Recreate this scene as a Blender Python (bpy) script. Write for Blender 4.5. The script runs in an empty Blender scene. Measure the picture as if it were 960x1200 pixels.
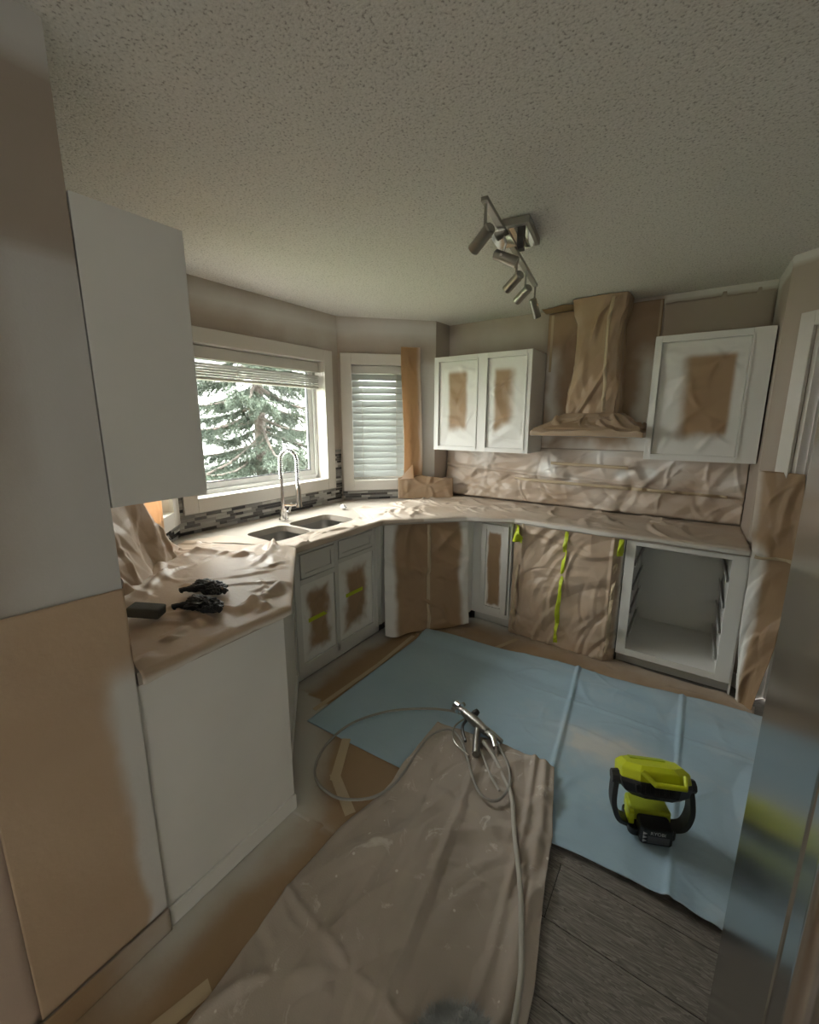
import bpy, bmesh, math, random
import numpy as np
from mathutils import Vector, Matrix
random.seed(4)
C = bpy.context.scene.collection
SC = bpy.context.scene
R = math.radians

# ------------------------------------------------------------------ camera
cam_d = bpy.data.cameras.new('camera')
cam = bpy.data.objects.new('camera', cam_d); C.objects.link(cam)
SC.camera = cam
F_PX = 492.16
cam_d.sensor_fit = 'VERTICAL'; cam_d.sensor_height = 24.0
cam_d.lens = 24.0 * F_PX / 1200
cam_d.shift_x = (480 - 478.41) / 1200
cam_d.shift_y = -(600 - 590.12) / 1200
cam_d.clip_start = 0.02
cam.location = (0, 0, 1.61)
cam.rotation_euler = (R(90 - 11.28), 0, R(34.565))

# ------------------------------------------------------------------ world, light, exposure
W = bpy.data.worlds.new('overcast'); SC.world = W; W.use_nodes = True
bg = W.node_tree.nodes['Background']
bg.inputs[0].default_value = (1.0, 0.985, 0.95, 1)
# overcast sky: three times brighter overhead than at the horizon
_t = W.node_tree; _tc = _t.nodes.new('ShaderNodeTexCoord'); _sp = _t.nodes.new('ShaderNodeSeparateXYZ')
_mr = _t.nodes.new('ShaderNodeMapRange')
_t.links.new(_tc.outputs['Generated'], _sp.inputs[0]); _t.links.new(_sp.outputs[2], _mr.inputs[0])
_mr.inputs[1].default_value = 0.0; _mr.inputs[2].default_value = 1.0; _mr.inputs[3].default_value = 0.75; _mr.inputs[4].default_value = 1.3
_t.links.new(_mr.outputs[0], bg.inputs[1])
SC.view_settings.view_transform = 'Standard'
SC.view_settings.look = 'None'
SC.view_settings.gamma = 1.0
SC.view_settings.exposure = 4.65
SC.cycles.use_denoising = True
SC.cycles.max_bounces = 12
SC.cycles.diffuse_bounces = 7
SC.cycles.sample_clamp_indirect = 6.0


def portal(name, loc, rot, sx, sy, energy=None, col=(1, 1, 1)):
    l = bpy.data.lights.new(name, 'AREA'); l.shape = 'RECTANGLE'; l.size = sx; l.size_y = sy
    o = bpy.data.objects.new(name, l); C.objects.link(o)
    o.location = loc; o.rotation_euler = rot
    if energy is None:
        l.cycles.is_portal = True
    else:
        l.energy = energy; l.color = col
    return o


portal('window_daylight', (-2.72, 1.94, 1.60), (0, R(-90), 0), 1.05, 1.22)
portal('corner_window_daylight', (-2.42, 3.0, 1.58), (0, R(-90), R(-45)), 1.0, 0.6)
portal('side_window_daylight', (-2.33, 0.86, 1.58), (0, R(-90), R(45)), 1.0, 0.6)
portal('added_patio_daylight', (-2.83, -2.40, 1.15), (0, R(-90), 0), 2.05, 1.5)  # portal of the added, unseen patio opening

portal('added_sidelight_daylight', (.96, -3.35, 1.1), (R(90), 0, 0), .24, 2.1)  # portal of the narrow sidelight added in the unseen back wall

# ------------------------------------------------------------------ helpers: materials
def mat(name, col=(.8, .8, .8), rough=.5, metal=0.0, spec=None):
    m = bpy.data.materials.new(name); m.use_nodes = True
    b = m.node_tree.nodes['Principled BSDF']
    b.inputs['Base Color'].default_value = (*col, 1)
    b.inputs['Roughness'].default_value = rough
    b.inputs['Metallic'].default_value = metal
    if spec is not None:
        b.inputs['Specular IOR Level'].default_value = spec
    return m


def N(m, t, **kw):
    n = m.node_tree.nodes.new(t)
    for k, v in kw.items():
        setattr(n, k, v)
    return n


def L(m, a, b):
    m.node_tree.links.new(a, b)


def noise(m, scale, detail=3, rough=.5, vec=None, dist=0):
    n = N(m, 'ShaderNodeTexNoise'); n.inputs['Scale'].default_value = scale
    n.inputs['Detail'].default_value = detail; n.inputs['Roughness'].default_value = rough
    n.inputs['Distortion'].default_value = dist
    if vec is None:
        tc = N(m, 'ShaderNodeTexCoord'); vec = tc.outputs['Object']
    L(m, vec, n.inputs['Vector'])
    return n.outputs['Fac']


def ramp(m, fac, stops):
    r = N(m, 'ShaderNodeValToRGB'); L(m, fac, r.inputs[0])
    el = r.color_ramp.elements
    while len(el) < len(stops):
        el.new(0.5)
    for e, (p, c) in zip(el, stops):
        e.position = p
        e.color = (*c, 1) if isinstance(c, tuple) else (c, c, c, 1)
    return r.outputs[0]


def mixc(m, fac, a, b):
    n = N(m, 'ShaderNodeMix', data_type='RGBA')
    for s, v in ((n.inputs[0], fac), (n.inputs[6], a), (n.inputs[7], b)):
        if hasattr(v, 'is_output') or isinstance(v, bpy.types.NodeSocket):
            L(m, v, s)
        elif isinstance(v, tuple):
            s.default_value = (*v, 1)
        else:
            s.default_value = v
    return n.outputs[2]


def math_n(m, op, a, b=None):
    n = N(m, 'ShaderNodeMath', operation=op)
    for s, v in ((n.inputs[0], a), (n.inputs[1], b)):
        if v is None:
            continue
        if isinstance(v, bpy.types.NodeSocket):
            L(m, v, s)
        else:
            s.default_value = v
    return n.outputs[0]


def bump(m, height, strength=.3, dist=.01):
    b = N(m, 'ShaderNodeBump'); b.inputs['Strength'].default_value = strength
    b.inputs['Distance'].default_value = dist
    L(m, height, b.inputs['Height'])
    L(m, b.outputs[0], m.node_tree.nodes['Principled BSDF'].inputs['Normal'])
    return b


def basec(m, sock):
    L(m, sock, m.node_tree.nodes['Principled BSDF'].inputs['Base Color'])


def spray_fac(m, nscale=9.0, amt=.45):
    """vertex attribute 'spray' (where white paint was sprayed) broken up by noise"""
    a = N(m, 'ShaderNodeAttribute'); a.attribute_name = 'spray'
    n = noise(m, nscale, 5, .6)
    n2 = math_n(m, 'MULTIPLY', math_n(m, 'SUBTRACT', n, .5), amt)
    # noise only acts where there is some spray
    k = math_n(m, 'MULTIPLY', a.outputs['Fac'], math_n(m, 'SUBTRACT', 1.0, a.outputs['Fac']))
    k = math_n(m, 'MULTIPLY', k, 4.0)
    s = math_n(m, 'ADD', a.outputs['Fac'], math_n(m, 'MULTIPLY', n2, k))
    c = N(m, 'ShaderNodeClamp'); L(m, s, c.inputs[0])
    return c.outputs[0]


WHITE = (.76, .755, .73)


def sprayed(name, col, col2, rough=.6, white=WHITE, nscale=9.0, transl=0.0, bs=.25, bscale=60, bdist=.003):
    m = mat(name, col, rough)
    v = mixc(m, ramp(m, noise(m, 3.0, 4), [(.3, 0.0), (.7, 1.0)]), col, col2)
    f = spray_fac(m, nscale)
    basec(m, mixc(m, f, v, white))
    bump(m, noise(m, bscale, 4, .6), bs, bdist)
    if transl:
        b = m.node_tree.nodes['Principled BSDF']; out = m.node_tree.nodes['Material Output']
        t = N(m, 'ShaderNodeBsdfTranslucent'); t.inputs[0].default_value = (.90, .64, .42, 1)
        x = N(m, 'ShaderNodeMixShader'); x.inputs[0].default_value = transl
        L(m, b.outputs[0], x.inputs[1]); L(m, t.outputs[0], x.inputs[2]); L(m, x.outputs[0], out.inputs[0])
    return m


PAPER_A, PAPER_B = (.37, .245, .14), (.31, .20, .115)
M = {}
M['paper'] = sprayed('masking_paper', PAPER_A, PAPER_B, .5)
M['paper_thin'] = sprayed('masking_paper_backlit', (.52, .34, .18), (.48, .31, .16), .5, transl=.38)
M['paper_pink'] = sprayed('masking_paper_dusted', (.46, .345, .245), (.40, .29, .20), .42, nscale=6)
M['paper_floor'] = sprayed('floor_paper', (.35, .235, .135), (.31, .205, .115), .6, white=(.56, .55, .52))
M['paper_wall'] = sprayed('wall_paper_sheet', (.50, .37, .255), (.45, .325, .22), .6, white=(.66, .655, .64))
M['paper_wall_b'] = sprayed('wall_paper_sheet_pink', (.50, .39, .32), (.46, .36, .295), .6)
M['tape'] = mat('masking_tape', (.50, .40, .27), .5)
M['green_tape'] = mat('green_tape', (.48, .58, .02), .45)
M['paint'] = mat('sprayed_white_paint', (.74, .735, .71), .38)
basec(M['paint'], ramp(M['paint'], noise(M['paint'], 2.0, 3), [(.3, (.70, .70, .68)), (.7, (.77, .765, .745))]))
M['primer'] = mat('grey_primer', (.60, .595, .575), .5)
M['trim'] = mat('trim_paint', (.64, .61, .565), .4)
M['vinyl'] = mat('window_vinyl', (.66, .665, .65), .3)
M['gasket'] = mat('black_gasket', (.02, .02, .022), .5)
M['wall'] = sprayed('taupe_wall', (.415, .345, .285), (.39, .325, .27), .65, white=(.66, .65, .625), nscale=5, bs=.12, bscale=150)
M['wall_left'] = sprayed('taupe_wall_left_dimmed', (.36, .30, .25), (.335, .28, .232), .65, white=(.60, .60, .60), nscale=4, bs=.12, bscale=150)  # same taupe darkened: dimmer light on the left put into the colour
# popcorn ceiling
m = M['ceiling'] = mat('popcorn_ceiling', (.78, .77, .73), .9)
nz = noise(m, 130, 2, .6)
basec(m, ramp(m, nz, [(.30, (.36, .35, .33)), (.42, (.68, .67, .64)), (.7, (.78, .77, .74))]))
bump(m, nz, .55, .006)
m = M['tarp'] = sprayed('blue_tarp', (.345, .49, .61), (.38, .53, .65), .5, white=(.60, .62, .62), nscale=18, bs=.35, bscale=25, bdist=.006)
# canvas with paint drops
m = M['canvas'] = mat('canvas', (.40, .33, .28), .85)
base = mixc(m, ramp(m, noise(m, 2.2, 4), [(.35, 0.), (.65, 1.)]), (.47, .41, .36), (.39, .34, .295))
v = N(m, 'ShaderNodeTexVoronoi'); v.inputs['Scale'].default_value = 13
tc = N(m, 'ShaderNodeTexCoord'); L(m, tc.outputs['Object'], v.inputs['Vector'])
drops = ramp(m, math_n(m, 'ADD', v.outputs['Distance'], math_n(m, 'MULTIPLY', noise(m, 8, 3), .22)), [(.155, 1.0), (.18, 0.0)])
smear = ramp(m, noise(m, 7, 6, .65, dist=1.5), [(.60, 0.0), (.68, .7)])
basec(m, mixc(m, math_n(m, 'MAXIMUM', drops, smear), base, (.68, .65, .61)))
bump(m, noise(m, 220, 2), .35, .002)
# vinyl plank
m = M['plank'] = mat('grey_oak_plank', (.2, .17, .15), .45)
oi = N(m, 'ShaderNodeObjectInfo'); tc = N(m, 'ShaderNodeTexCoord')
mp = N(m, 'ShaderNodeMapping'); mp.inputs['Scale'].default_value = (1.6, 16, 1)
add = N(m, 'ShaderNodeVectorMath', operation='ADD'); L(m, tc.outputs['Object'], add.inputs[0])
cmb = N(m, 'ShaderNodeCombineXYZ')
L(m, math_n(m, 'MULTIPLY', oi.outputs['Random'], 40), cmb.inputs[0]); L(m, math_n(m, 'MULTIPLY', oi.outputs['Random'], 17), cmb.inputs[1])
L(m, cmb.outputs[0], add.inputs[1]); L(m, add.outputs[0], mp.inputs['Vector'])
g1 = noise(m, 1.6, 4, .6, mp.outputs[0], .6)
wv = math_n(m, 'FRACT', math_n(m, 'MULTIPLY', g1, 13.0))
g2 = noise(m, 9, 6, .65, mp.outputs[0], .3)
gf = math_n(m, 'ADD', math_n(m, 'MULTIPLY', wv, .42), math_n(m, 'MULTIPLY', g2, .58))
basec(m, ramp(m, gf, [(.25, (.11, .098, .088)), (.5, (.19, .172, .157)), (.75, (.29, .268, .248))]))
bump(m, gf, .25, .002)
M['subfloor'] = mat('plank_joint', (.03, .026, .023), .8)
m = M['steel'] = mat('brushed_steel', (.55, .545, .53), .24, 1.0)
m.node_tree.nodes['Principled BSDF'].inputs['Anisotropic'].default_value = .35
tc = N(m, 'ShaderNodeTexCoord'); mp = N(m, 'ShaderNodeMapping'); mp.inputs['Scale'].default_value = (1, 160, 2)
L(m, tc.outputs['Object'], mp.inputs['Vector'])
bump(m, noise(m, 3, 3, .6, mp.outputs[0]), .05, .0006)
M['steel_satin'] = mat('satin_steel', (.36, .35, .33), .3, 1.0)
M['chrome'] = mat('chrome', (.75, .75, .76), .08, 1.0)
M['nickel'] = mat('brushed_nickel', (.36, .35, .315), .3, 1.0)
M['dark_metal'] = mat('dark_metal', (.08, .078, .075), .35, .8)
M['handle'] = mat('handle_steel', (.62, .57, .55), .25, 1.0)
M['counter'] = mat('laminate', (.42, .375, .325), .35)
M['black_rubber'] = mat('black_rubber', (.008, .008, .009), .35)
bump(M['black_rubber'], noise(M['black_rubber'], 60, 3), .5, .004)
M['black_plastic'] = mat('black_plastic', (.013, .014, .016), .4)
M['grey_plastic'] = mat('grey_plastic', (.028, .029, .032), .45)
M['lime'] = mat('lime_plastic', (.55, .62, .015), .38)
M['lime_dark'] = mat('lime_plastic_lower', (.40, .48, .03), .45)
M['label_grey'] = mat('label_grey', (.10, .10, .11), .4)
M['label_white'] = mat('label_white', (.5, .5, .5), .4)
M['lens'] = mat('lamp_lens', (.55, .55, .5), .2)
M['hose'] = mat('hose_grey', (.44, .42, .38), .5)
M['hose_thin'] = mat('whip_hose_grey', (.30, .29, .27), .45)
M['sponge'] = mat('sanding_sponge', (.085, .08, .068), .9)
bump(M['sponge'], noise(M['sponge'], 300, 2), .5, .003)
M['foil'] = mat('foil', (.8, .8, .8), .25, .8)
M['fuzz'] = mat('grey_fuzz', (.22, .235, .25), .95)
basec(M['fuzz'], ramp(M['fuzz'], noise(M['fuzz'], 7, 3), [(.26, (.06, .065, .075)), (.36, (.40, .42, .44)), (.7, (.50, .52, .53))]))
M['blind'] = mat('blind_slat', (.60, .585, .55), .45)
m = M['blind_lit'] = mat('blind_slat_lowered', (.50, .52, .51), .45)
b = m.node_tree.nodes['Principled BSDF']; out = m.node_tree.nodes['Material Output']
t = N(m, 'ShaderNodeBsdfTranslucent'); t.inputs[0].default_value = (.9, .95, .92, 1)
x = N(m, 'ShaderNodeMixShader'); x.inputs[0].default_value = .12
L(m, b.outputs[0], x.inputs[1]); L(m, t.outputs[0], x.inputs[2]); L(m, x.outputs[0], out.inputs[0])
# thin glass: clear with a faint reflection
m = M['glass'] = bpy.data.materials.new('window_glass'); m.use_nodes = True
nt = m.node_tree; nt.nodes.remove(nt.nodes['Principled BSDF'])
tr = N(m, 'ShaderNodeBsdfTransparent'); tr.inputs[0].default_value = (.96, .98, .97, 1)
gl = N(m, 'ShaderNodeBsdfGlossy'); gl.inputs['Roughness'].default_value = .02
x = N(m, 'ShaderNodeMixShader'); x.inputs[0].default_value = .05
L(m, tr.outputs[0], x.inputs[1]); L(m, gl.outputs[0], x.inputs[2]); L(m, x.outputs[0], nt.nodes['Material Output'].inputs[0])
for i, (c, ro) in enumerate([((.03, .028, .028), .2), ((.09, .085, .08), .25), ((.20, .195, .185), .35), ((.42, .41, .385), .4), ((.055, .05, .046), .15), ((.30, .285, .26), .45), ((.52, .51, .48), .3)]):
    M['tile%d' % i] = mat('mosaic_tile_%d' % i, c, ro)
M['grout'] = mat('grout', (.30, .29, .27), .9)
m = M['bark'] = mat('spruce_bark', (.16, .13, .11), .9)
basec(m, ramp(m, noise(m, 14, 5), [(.3, (.06, .05, .042)), (.7, (.16, .135, .12))]))
m = M['needles'] = mat('spruce_needles', (.05, .09, .06), .6)
basec(m, ramp(m, noise(m, 1.6, 4), [(.3, (.028, .040, .030)), (.5, (.048, .066, .046)), (.72, (.085, .11, .088))]))
m = M['siding'] = mat('white_siding', (.50, .51, .52), .6)
m = M['grass'] = mat('lawn', (.12, .17, .07), .9)
basec(m, ramp(m, noise(m, 6, 5), [(.3, (.09, .13, .05)), (.7, (.19, .22, .12))]))
M['rail'] = mat('weathered_rail', (.17, .12, .09), .8)
M['roof'] = mat('roof_shingle', (.12, .115, .11), .9)
M['doorpaint'] = mat('door_paint', (.70, .69, .67), .4)
M['dark_room'] = mat('rear_wall_paint', (.66, .63, .58), .7)

# ------------------------------------------------------------------ helpers: objects
def tag(o, label=None, cat=None, group=None, kind=None):
    if label: o['label'] = label
    if cat: o['category'] = cat
    if group: o['group'] = group
    if kind: o['kind'] = kind
    return o


def empty(name, loc=(0, 0, 0), rz=0, **kw):
    o = bpy.data.objects.new(name, None); C.objects.link(o)
    o.location = loc; o.rotation_euler = (0, 0, rz); o.empty_display_size = .05
    return tag(o, **kw)


def link(name, me, m=None, parent=None, bevel=0, smooth=False, **kw):
    if m is not None and not me.materials:
        me.materials.append(M[m] if isinstance(m, str) else m)
    o = bpy.data.objects.new(name, me); C.objects.link(o)
    if parent is not None: o.parent = parent
    if bevel:
        b = o.modifiers.new('bevel', 'BEVEL'); b.width = bevel; b.segments = 2; b.limit_method = 'ANGLE'; b.angle_limit = R(40)
    if smooth:
        me.shade_smooth()
    return tag(o, **kw)


class MB:
    def __init__(s): s.v = []; s.f = []
    def add(s, vs, fs):
        k = len(s.v); s.v += [tuple(v) for v in vs]; s.f += [tuple(i + k for i in f) for f in fs]; return s
    def box(s, x0, x1, y0, y1, z0, z1, mtx=None):
        vs = [Vector((x, y, z)) for z in (z0, z1) for y in (y0, y1) for x in (x0, x1)]
        if mtx is not None: vs = [mtx @ v for v in vs]
        return s.add(vs, [(0, 2, 3, 1), (4, 5, 7, 6), (0, 1, 5, 4), (2, 6, 7, 3), (0, 4, 6, 2), (1, 3, 7, 5)])
    def prism(s, poly, z0, z1, mtx=None):
        n = len(poly)
        vs = [Vector((x, y, z0)) for x, y in poly] + [Vector((x, y, z1)) for x, y in poly]
        if mtx is not None: vs = [mtx @ v for v in vs]
        return s.add(vs, [tuple(range(n))[::-1], tuple(range(n, 2 * n))] + [(i, (i + 1) % n, n + (i + 1) % n, n + i) for i in range(n)])
    def tube(s, pts, r, seg=10, caps=True):
        pts = [Vector(p) for p in pts]; n = len(pts)
        rs = r if isinstance(r, (list, tuple)) else [r] * n
        k0 = len(s.v); prev = None
        for i, p in enumerate(pts):
            t = (pts[min(i + 1, n - 1)] - pts[max(i - 1, 0)]).normalized()
            if prev is None:
                a = t.orthogonal().normalized()
            else:
                a = (prev - t * prev.dot(t))
                a = a.normalized() if a.length > 1e-6 else t.orthogonal().normalized()
            prev = a; b = t.cross(a)
            for j in range(seg):
                an = 2 * math.pi * j / seg
                s.v.append(tuple(p + (a * math.cos(an) + b * math.sin(an)) * rs[i]))
        for i in range(n - 1):
            for j in range(seg):
                s.f.append((k0 + i * seg + j, k0 + i * seg + (j + 1) % seg, k0 + (i + 1) * seg + (j + 1) % seg, k0 + (i + 1) * seg + j))
        if caps:
            s.f.append(tuple(k0 + j for j in range(seg))[::-1]); s.f.append(tuple(k0 + (n - 1) * seg + j for j in range(seg)))
        return s
    def mesh(s, name='m'):
        me = bpy.data.meshes.new(name); me.from_pydata(s.v, [], s.f); me.update()
        bm = bmesh.new(); bm.from_mesh(me); bmesh.ops.recalc_face_normals(bm, faces=bm.faces); bm.to_mesh(me); bm.free()
        return me
    def build(s, name, m, parent=None, bevel=0, smooth=False, **kw):
        o = link(name, s.mesh(name), m, parent, bevel, False, **kw)
        if smooth:
            o.data.shade_smooth()
            try:
                o.data.set_sharp_from_angle(angle=R(40))
            except Exception:
                pass
        return o


def smooth_path(pts, n=8):
    """Catmull-Rom through the points"""
    P = [Vector(p) for p in pts]; P = [P[0] * 2 - P[1]] + P + [P[-1] * 2 - P[-2]]
    out = []
    for i in range(1, len(P) - 2):
        a, b, c, d = P[i - 1:i + 3]
        for k in range(n):
            t = k / n
            out.append(.5 * ((2 * b) + (c - a) * t + (2 * a - 5 * b + 4 * c - d) * t * t + (3 * b - a - 3 * c + d) * t ** 3))
    out.append(P[-2])
    return out


def sm(x, a, b):
    t = np.clip((x - a) / (b - a), 0, 1)
    return t * t * (3 - 2 * t)


def vnoise(x, y, seed=0, oct=3):
    rs = np.random.RandomState(seed)
    tot = np.zeros_like(x, dtype=float); amp = 1.0; s = 0
    for o in range(oct):
        g = rs.rand(64, 64)
        xi = np.floor(x).astype(int); yi = np.floor(y).astype(int); fx = x - xi; fy = y - yi
        fx = fx * fx * (3 - 2 * fx); fy = fy * fy * (3 - 2 * fy)
        G = lambda a, b: g[a % 64, b % 64]
        tot += amp * ((G(xi, yi) * (1 - fx) + G(xi + 1, yi) * fx) * (1 - fy) + (G(xi, yi + 1) * (1 - fx) + G(xi + 1, yi + 1) * fx) * fy)
        s += amp; amp *= .5; x = x * 2.03 + 7; y = y * 2.03 + 3
    return tot / s


def crumple(x, y, seed, n, amp, size, ang=None, spread=3.2):
    """sharp local creases: each one is a tent along a short random line"""
    rs = np.random.RandomState(seed); h = np.zeros_like(x, dtype=float)
    x0, x1, y0, y1 = x.min(), x.max(), y.min(), y.max()
    for k in range(n):
        cx = rs.uniform(x0, x1); cy = rs.uniform(y0, y1)
        a = rs.uniform(0, math.pi) if ang is None else ang + rs.normal() * spread
        ln = size * rs.uniform(.5, 1.6); wd = ln * rs.uniform(.07, .26); am = amp * rs.uniform(.3, 1) * (1 if rs.rand() > .3 else -1)
        dx = x - cx; dy = y - cy; u = dx * math.cos(a) + dy * math.sin(a); w = -dx * math.sin(a) + dy * math.cos(a)
        w = w + .25 * u * u / ln
        h += am * np.clip(1 - np.abs(w) / wd, 0, 1) * np.exp(-(u / ln) ** 2 * 1.5)
    return h


def sheet(name, Pf, nu, nv, m, spray=None, parent=None, thick=.0012, **kw):
    u, v = np.meshgrid(np.linspace(0, 1, nu), np.linspace(0, 1, nv), indexing='ij')
    P = np.stack([np.asarray(a, float) + 0 * u for a in Pf(u, v)], -1).reshape(-1, 3)
    idx = np.arange(nu * nv).reshape(nu, nv)
    F = np.stack([idx[:-1, :-1], idx[1:, :-1], idx[1:, 1:], idx[:-1, 1:]], -1).reshape(-1, 4)
    me = bpy.data.meshes.new(name); me.from_pydata(P.tolist(), [], F.tolist()); me.update()
    a = me.attributes.new('spray', 'FLOAT', 'POINT')
    if spray is not None:
        s = np.clip(spray(u, v, P.reshape(nu, nv, 3)), 0, 1).reshape(-1)
        a.data.foreach_set('value', s.astype(np.float32))
    o = link(name, me, m, parent, 0, True, **kw)
    if thick:
        sd = o.modifiers.new('thickness', 'SOLIDIFY'); sd.thickness = thick; sd.offset = 0
    return o


def poly_at(pts, t):
    pts = np.array(pts, float); k = np.linspace(0, 1, len(pts))
    return [np.interp(t, k, pts[:, i]) for i in range(pts.shape[1])]


def poly_len(pts, t):
    pts = np.array(pts, float); d = np.r_[0, np.cumsum(np.linalg.norm(np.diff(pts, axis=0), axis=1))]; d /= d[-1]
    return [np.interp(t, d, pts[:, i]) for i in range(pts.shape[1])]


class Frame:
    """a wall plane: s along it, z up, off = distance into the room"""
    def __init__(f, o, d, flip=1):
        f.o = Vector((o[0], o[1], 0)); f.d = Vector((d[0], d[1], 0)).normalized()
        f.n = Vector((f.d.y, -f.d.x, 0)) * flip
    def p(f, s, z, off=0):
        return f.o + f.d * s + f.n * off + Vector((0, 0, z))
    def np(f, s, z, off=0):
        return (f.o.x + f.d.x * s + f.n.x * off, f.o.y + f.d.y * s + f.n.y * off, z + 0 * s)
    def mtx(f):
        return Matrix(((f.d.x, f.n.x, 0, f.o.x), (f.d.y, f.n.y, 0, f.o.y), (0, 0, 1, 0), (0, 0, 0, 1)))


def wall(name, fr, s0, s1, z0=0, z1=2.44, holes=(), m='wall', spray=None, res=.05, thick=.12, **kw):
    def lines(a, b, extra):
        k = sorted(set([a, b] + [e for e in extra if a < e < b])); out = []
        for p, q in zip(k[:-1], k[1:]):
            n = max(1, int(round((q - p) / res))); out += [p + (q - p) * i / n for i in range(n)]
        return out + [k[-1]]
    S = lines(s0, s1, [h[0] for h in holes] + [h[1] for h in holes]); Z = lines(z0, z1, [h[2] for h in holes] + [h[3] for h in holes])
    V = [fr.p(s, z) for s in S for z in Z]; F = []
    nz = len(Z)
    for i in range(len(S) - 1):
        for j in range(nz - 1):
            sc, zc = (S[i] + S[i + 1]) / 2, (Z[j] + Z[j + 1]) / 2
            if any(h[0] < sc < h[1] and h[2] < zc < h[3] for h in holes): continue
            F.append((i * nz + j, (i + 1) * nz + j, (i + 1) * nz + j + 1, i * nz + j + 1))
    me = bpy.data.meshes.new(name); me.from_pydata([tuple(v) for v in V], [], F); me.update()
    a = me.attributes.new('spray', 'FLOAT', 'POINT')
    if spray:
        ss = np.array([s for s in S for z in Z]); zz = np.array([z for s in S for z in Z])
        a.data.foreach_set('value', np.clip(spray(ss, zz), 0, 1).astype(np.float32))
    bm = bmesh.new(); bm.from_mesh(me)
    for v in [v for v in bm.verts if not v.link_faces]: bm.verts.remove(v)
    bm.normal_update()
    f0 = next(iter(bm.faces))
    if f0.normal.dot(fr.n) < 0: bmesh.ops.reverse_faces(bm, faces=bm.faces)
    bm.to_mesh(me); bm.free()
    o = link(name, me, m, **kw); o['kind'] = 'structure'
    sd = o.modifiers.new('thickness', 'SOLIDIFY'); sd.thickness = thick; sd.offset = -1
    return o


# frames of the walls
FW = Frame((-2.56, 1.25), (0, 1))                 # window wall, s = y - 1.25
FB = Frame((-2.56, 2.68), (.60, .64))             # 45 degree wall with the small window
LB = math.hypot(.58, .6187)
FA = Frame((-2.56, 1.25), (1, -1), -1)            # 45 degree wall by the left counter
FR = Frame((-1.97, 3.52), (1, 0))                 # range wall, s = x + 1.97
FC = Frame((.295, 3.09), (1, -1))                 # 45 degree wall with the door
BX, BY = FB.p(LB, 0).x, FB.p(LB, 0).y

# ------------------------------------------------------------------ setting
CEIL = 2.44
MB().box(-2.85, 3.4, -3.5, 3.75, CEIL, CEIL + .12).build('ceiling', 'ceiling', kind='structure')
fl = MB().box(-2.85, 3.4, -3.5, 3.75, -.12, -.006).build('floor', 'subfloor', kind='structure')
pm = MB().box(.0015, 1.1985, .0015, .2035, -.0065, 0).mesh('plank')
row = 0; y = -3.5 + .04
y = 1.155 - .205 * 22
while y < 3.6:
    x = -2.8 + [0, .62, .31, .93, .15, .77][row % 6] - 1.2
    while x < 3.3:
        # keep one joint where the photograph shows it
        o = link('plank', pm, 'plank', fl); o.location = (x, y, 0)
        x += 1.2
    y += .205; row += 1

FWs = lambda s, z: .30 + .55 * sm(z, 2.12, 2.30) * (1 - .6 * sm(z, 2.36, 2.44)) + .2 * (vnoise(s * 4, z * 4, 3) - .5)
wall('wall_window', FW, 0, 1.43, holes=[(.115, 1.265, 1.115, 2.075)], spray=lambda s, z: .85 * np.exp(-((z - 2.34) / .08) ** 2) + .35 * np.exp(-((z - 2.2) / .05) ** 2) * (s > .9) + .3 * (vnoise(s * 5, z * 5, 3) - .5) + .1)
wall('wall_corner', FB, 0, LB, holes=[(.10, .60, 1.075, 2.075)],
     spray=lambda s, z: .85 * np.exp(-((z - 2.36) / .09) ** 2) + .75 * sm(s, .68, .76) * sm(z, .95, 1.15) * (1 - sm(z, 2.05, 2.15)) + .1 + .25 * (vnoise(s * 6, z * 6, 5) - .5))
wall('wall_bay_left', FA, 0, 1.146, holes=[(.10, .60, 1.075, 2.075)], spray=lambda s, z: .25 + 0 * s)
FRet = Frame((BX, BY), (-1.97 - BX, 3.52 - BY))
wall('wall_return', FRet, 0, math.hypot(-1.97 - BX, 3.52 - BY), spray=lambda s, z: .15 + 0 * s)


def rs_(s, z):
    x = s - 1.97
    a = .12 + .30 * sm(z, 2.15, 2.3) * (1 - sm(z, 2.3, 2.42)) * (x < -1.1) + .25 * (vnoise(x * 4, z * 4, 9) - .5)
    top = (x > -.3) * (z > 2.385 + .012 * vnoise(x * 9, z, 2)) * 1.0
    return np.maximum(a * (x < -.3), top)


wall('wall_range', FR, 0, 2.255, spray=rs_, res=.03)
FX = Frame((.285, 3.52), (.01, -.43))
wall('wall_right_return', FX, 0, .43, spray=lambda s, z: .75 * np.exp(-((s - .05) / .09) ** 2) * sm(z, 2.05, 2.15) + (z > 2.37) * .9 + .05, res=.03)
wall('wall_door', FC, 0, 1.45, holes=[(.17, .98, 0, 2.07)], spray=lambda s, z: (z > 2.385) * .9 + .05 + .1 * (vnoise(s * 5, z * 5, 1) - .5), res=.03)
FRt = Frame((FC.p(1.45, 0).x, FC.p(1.45, 0).y), (0, -1))
wall('wall_right', FRt, 0, 5.4, m='dark_room', res=.5)
FBk = Frame((FRt.p(0, 0).x, -3.3), (-1, 0))
wall('wall_back', FBk, 0, FRt.p(0, 0).x + 2.8, m='dark_room', holes=[(FRt.p(0, 0).x - 1.07, FRt.p(0, 0).x - .85, .06, 2.12)], res=.6)  # slot cut for the added sidelight
# left wall block (the cabinets hang on its far side)
FL = Frame((-1.24, -1.6), (0, 1))


def left_spray(s, z):
    y = s - 1.6
    band = sm(y, .25 - .05 * vnoise(z * 3, z * 0, 4), .34) * (1 - sm(z, 1.95, 2.0)) + sm(z, 2.33, 2.36) * sm(y, .2, .38)
    low = sm(y, .12, .32) * (1 - sm(z, 1.35, 1.75)) * .9
    return np.maximum(band, low) * .8 + .12 * vnoise(y * 4, z * 4, 8)


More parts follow.
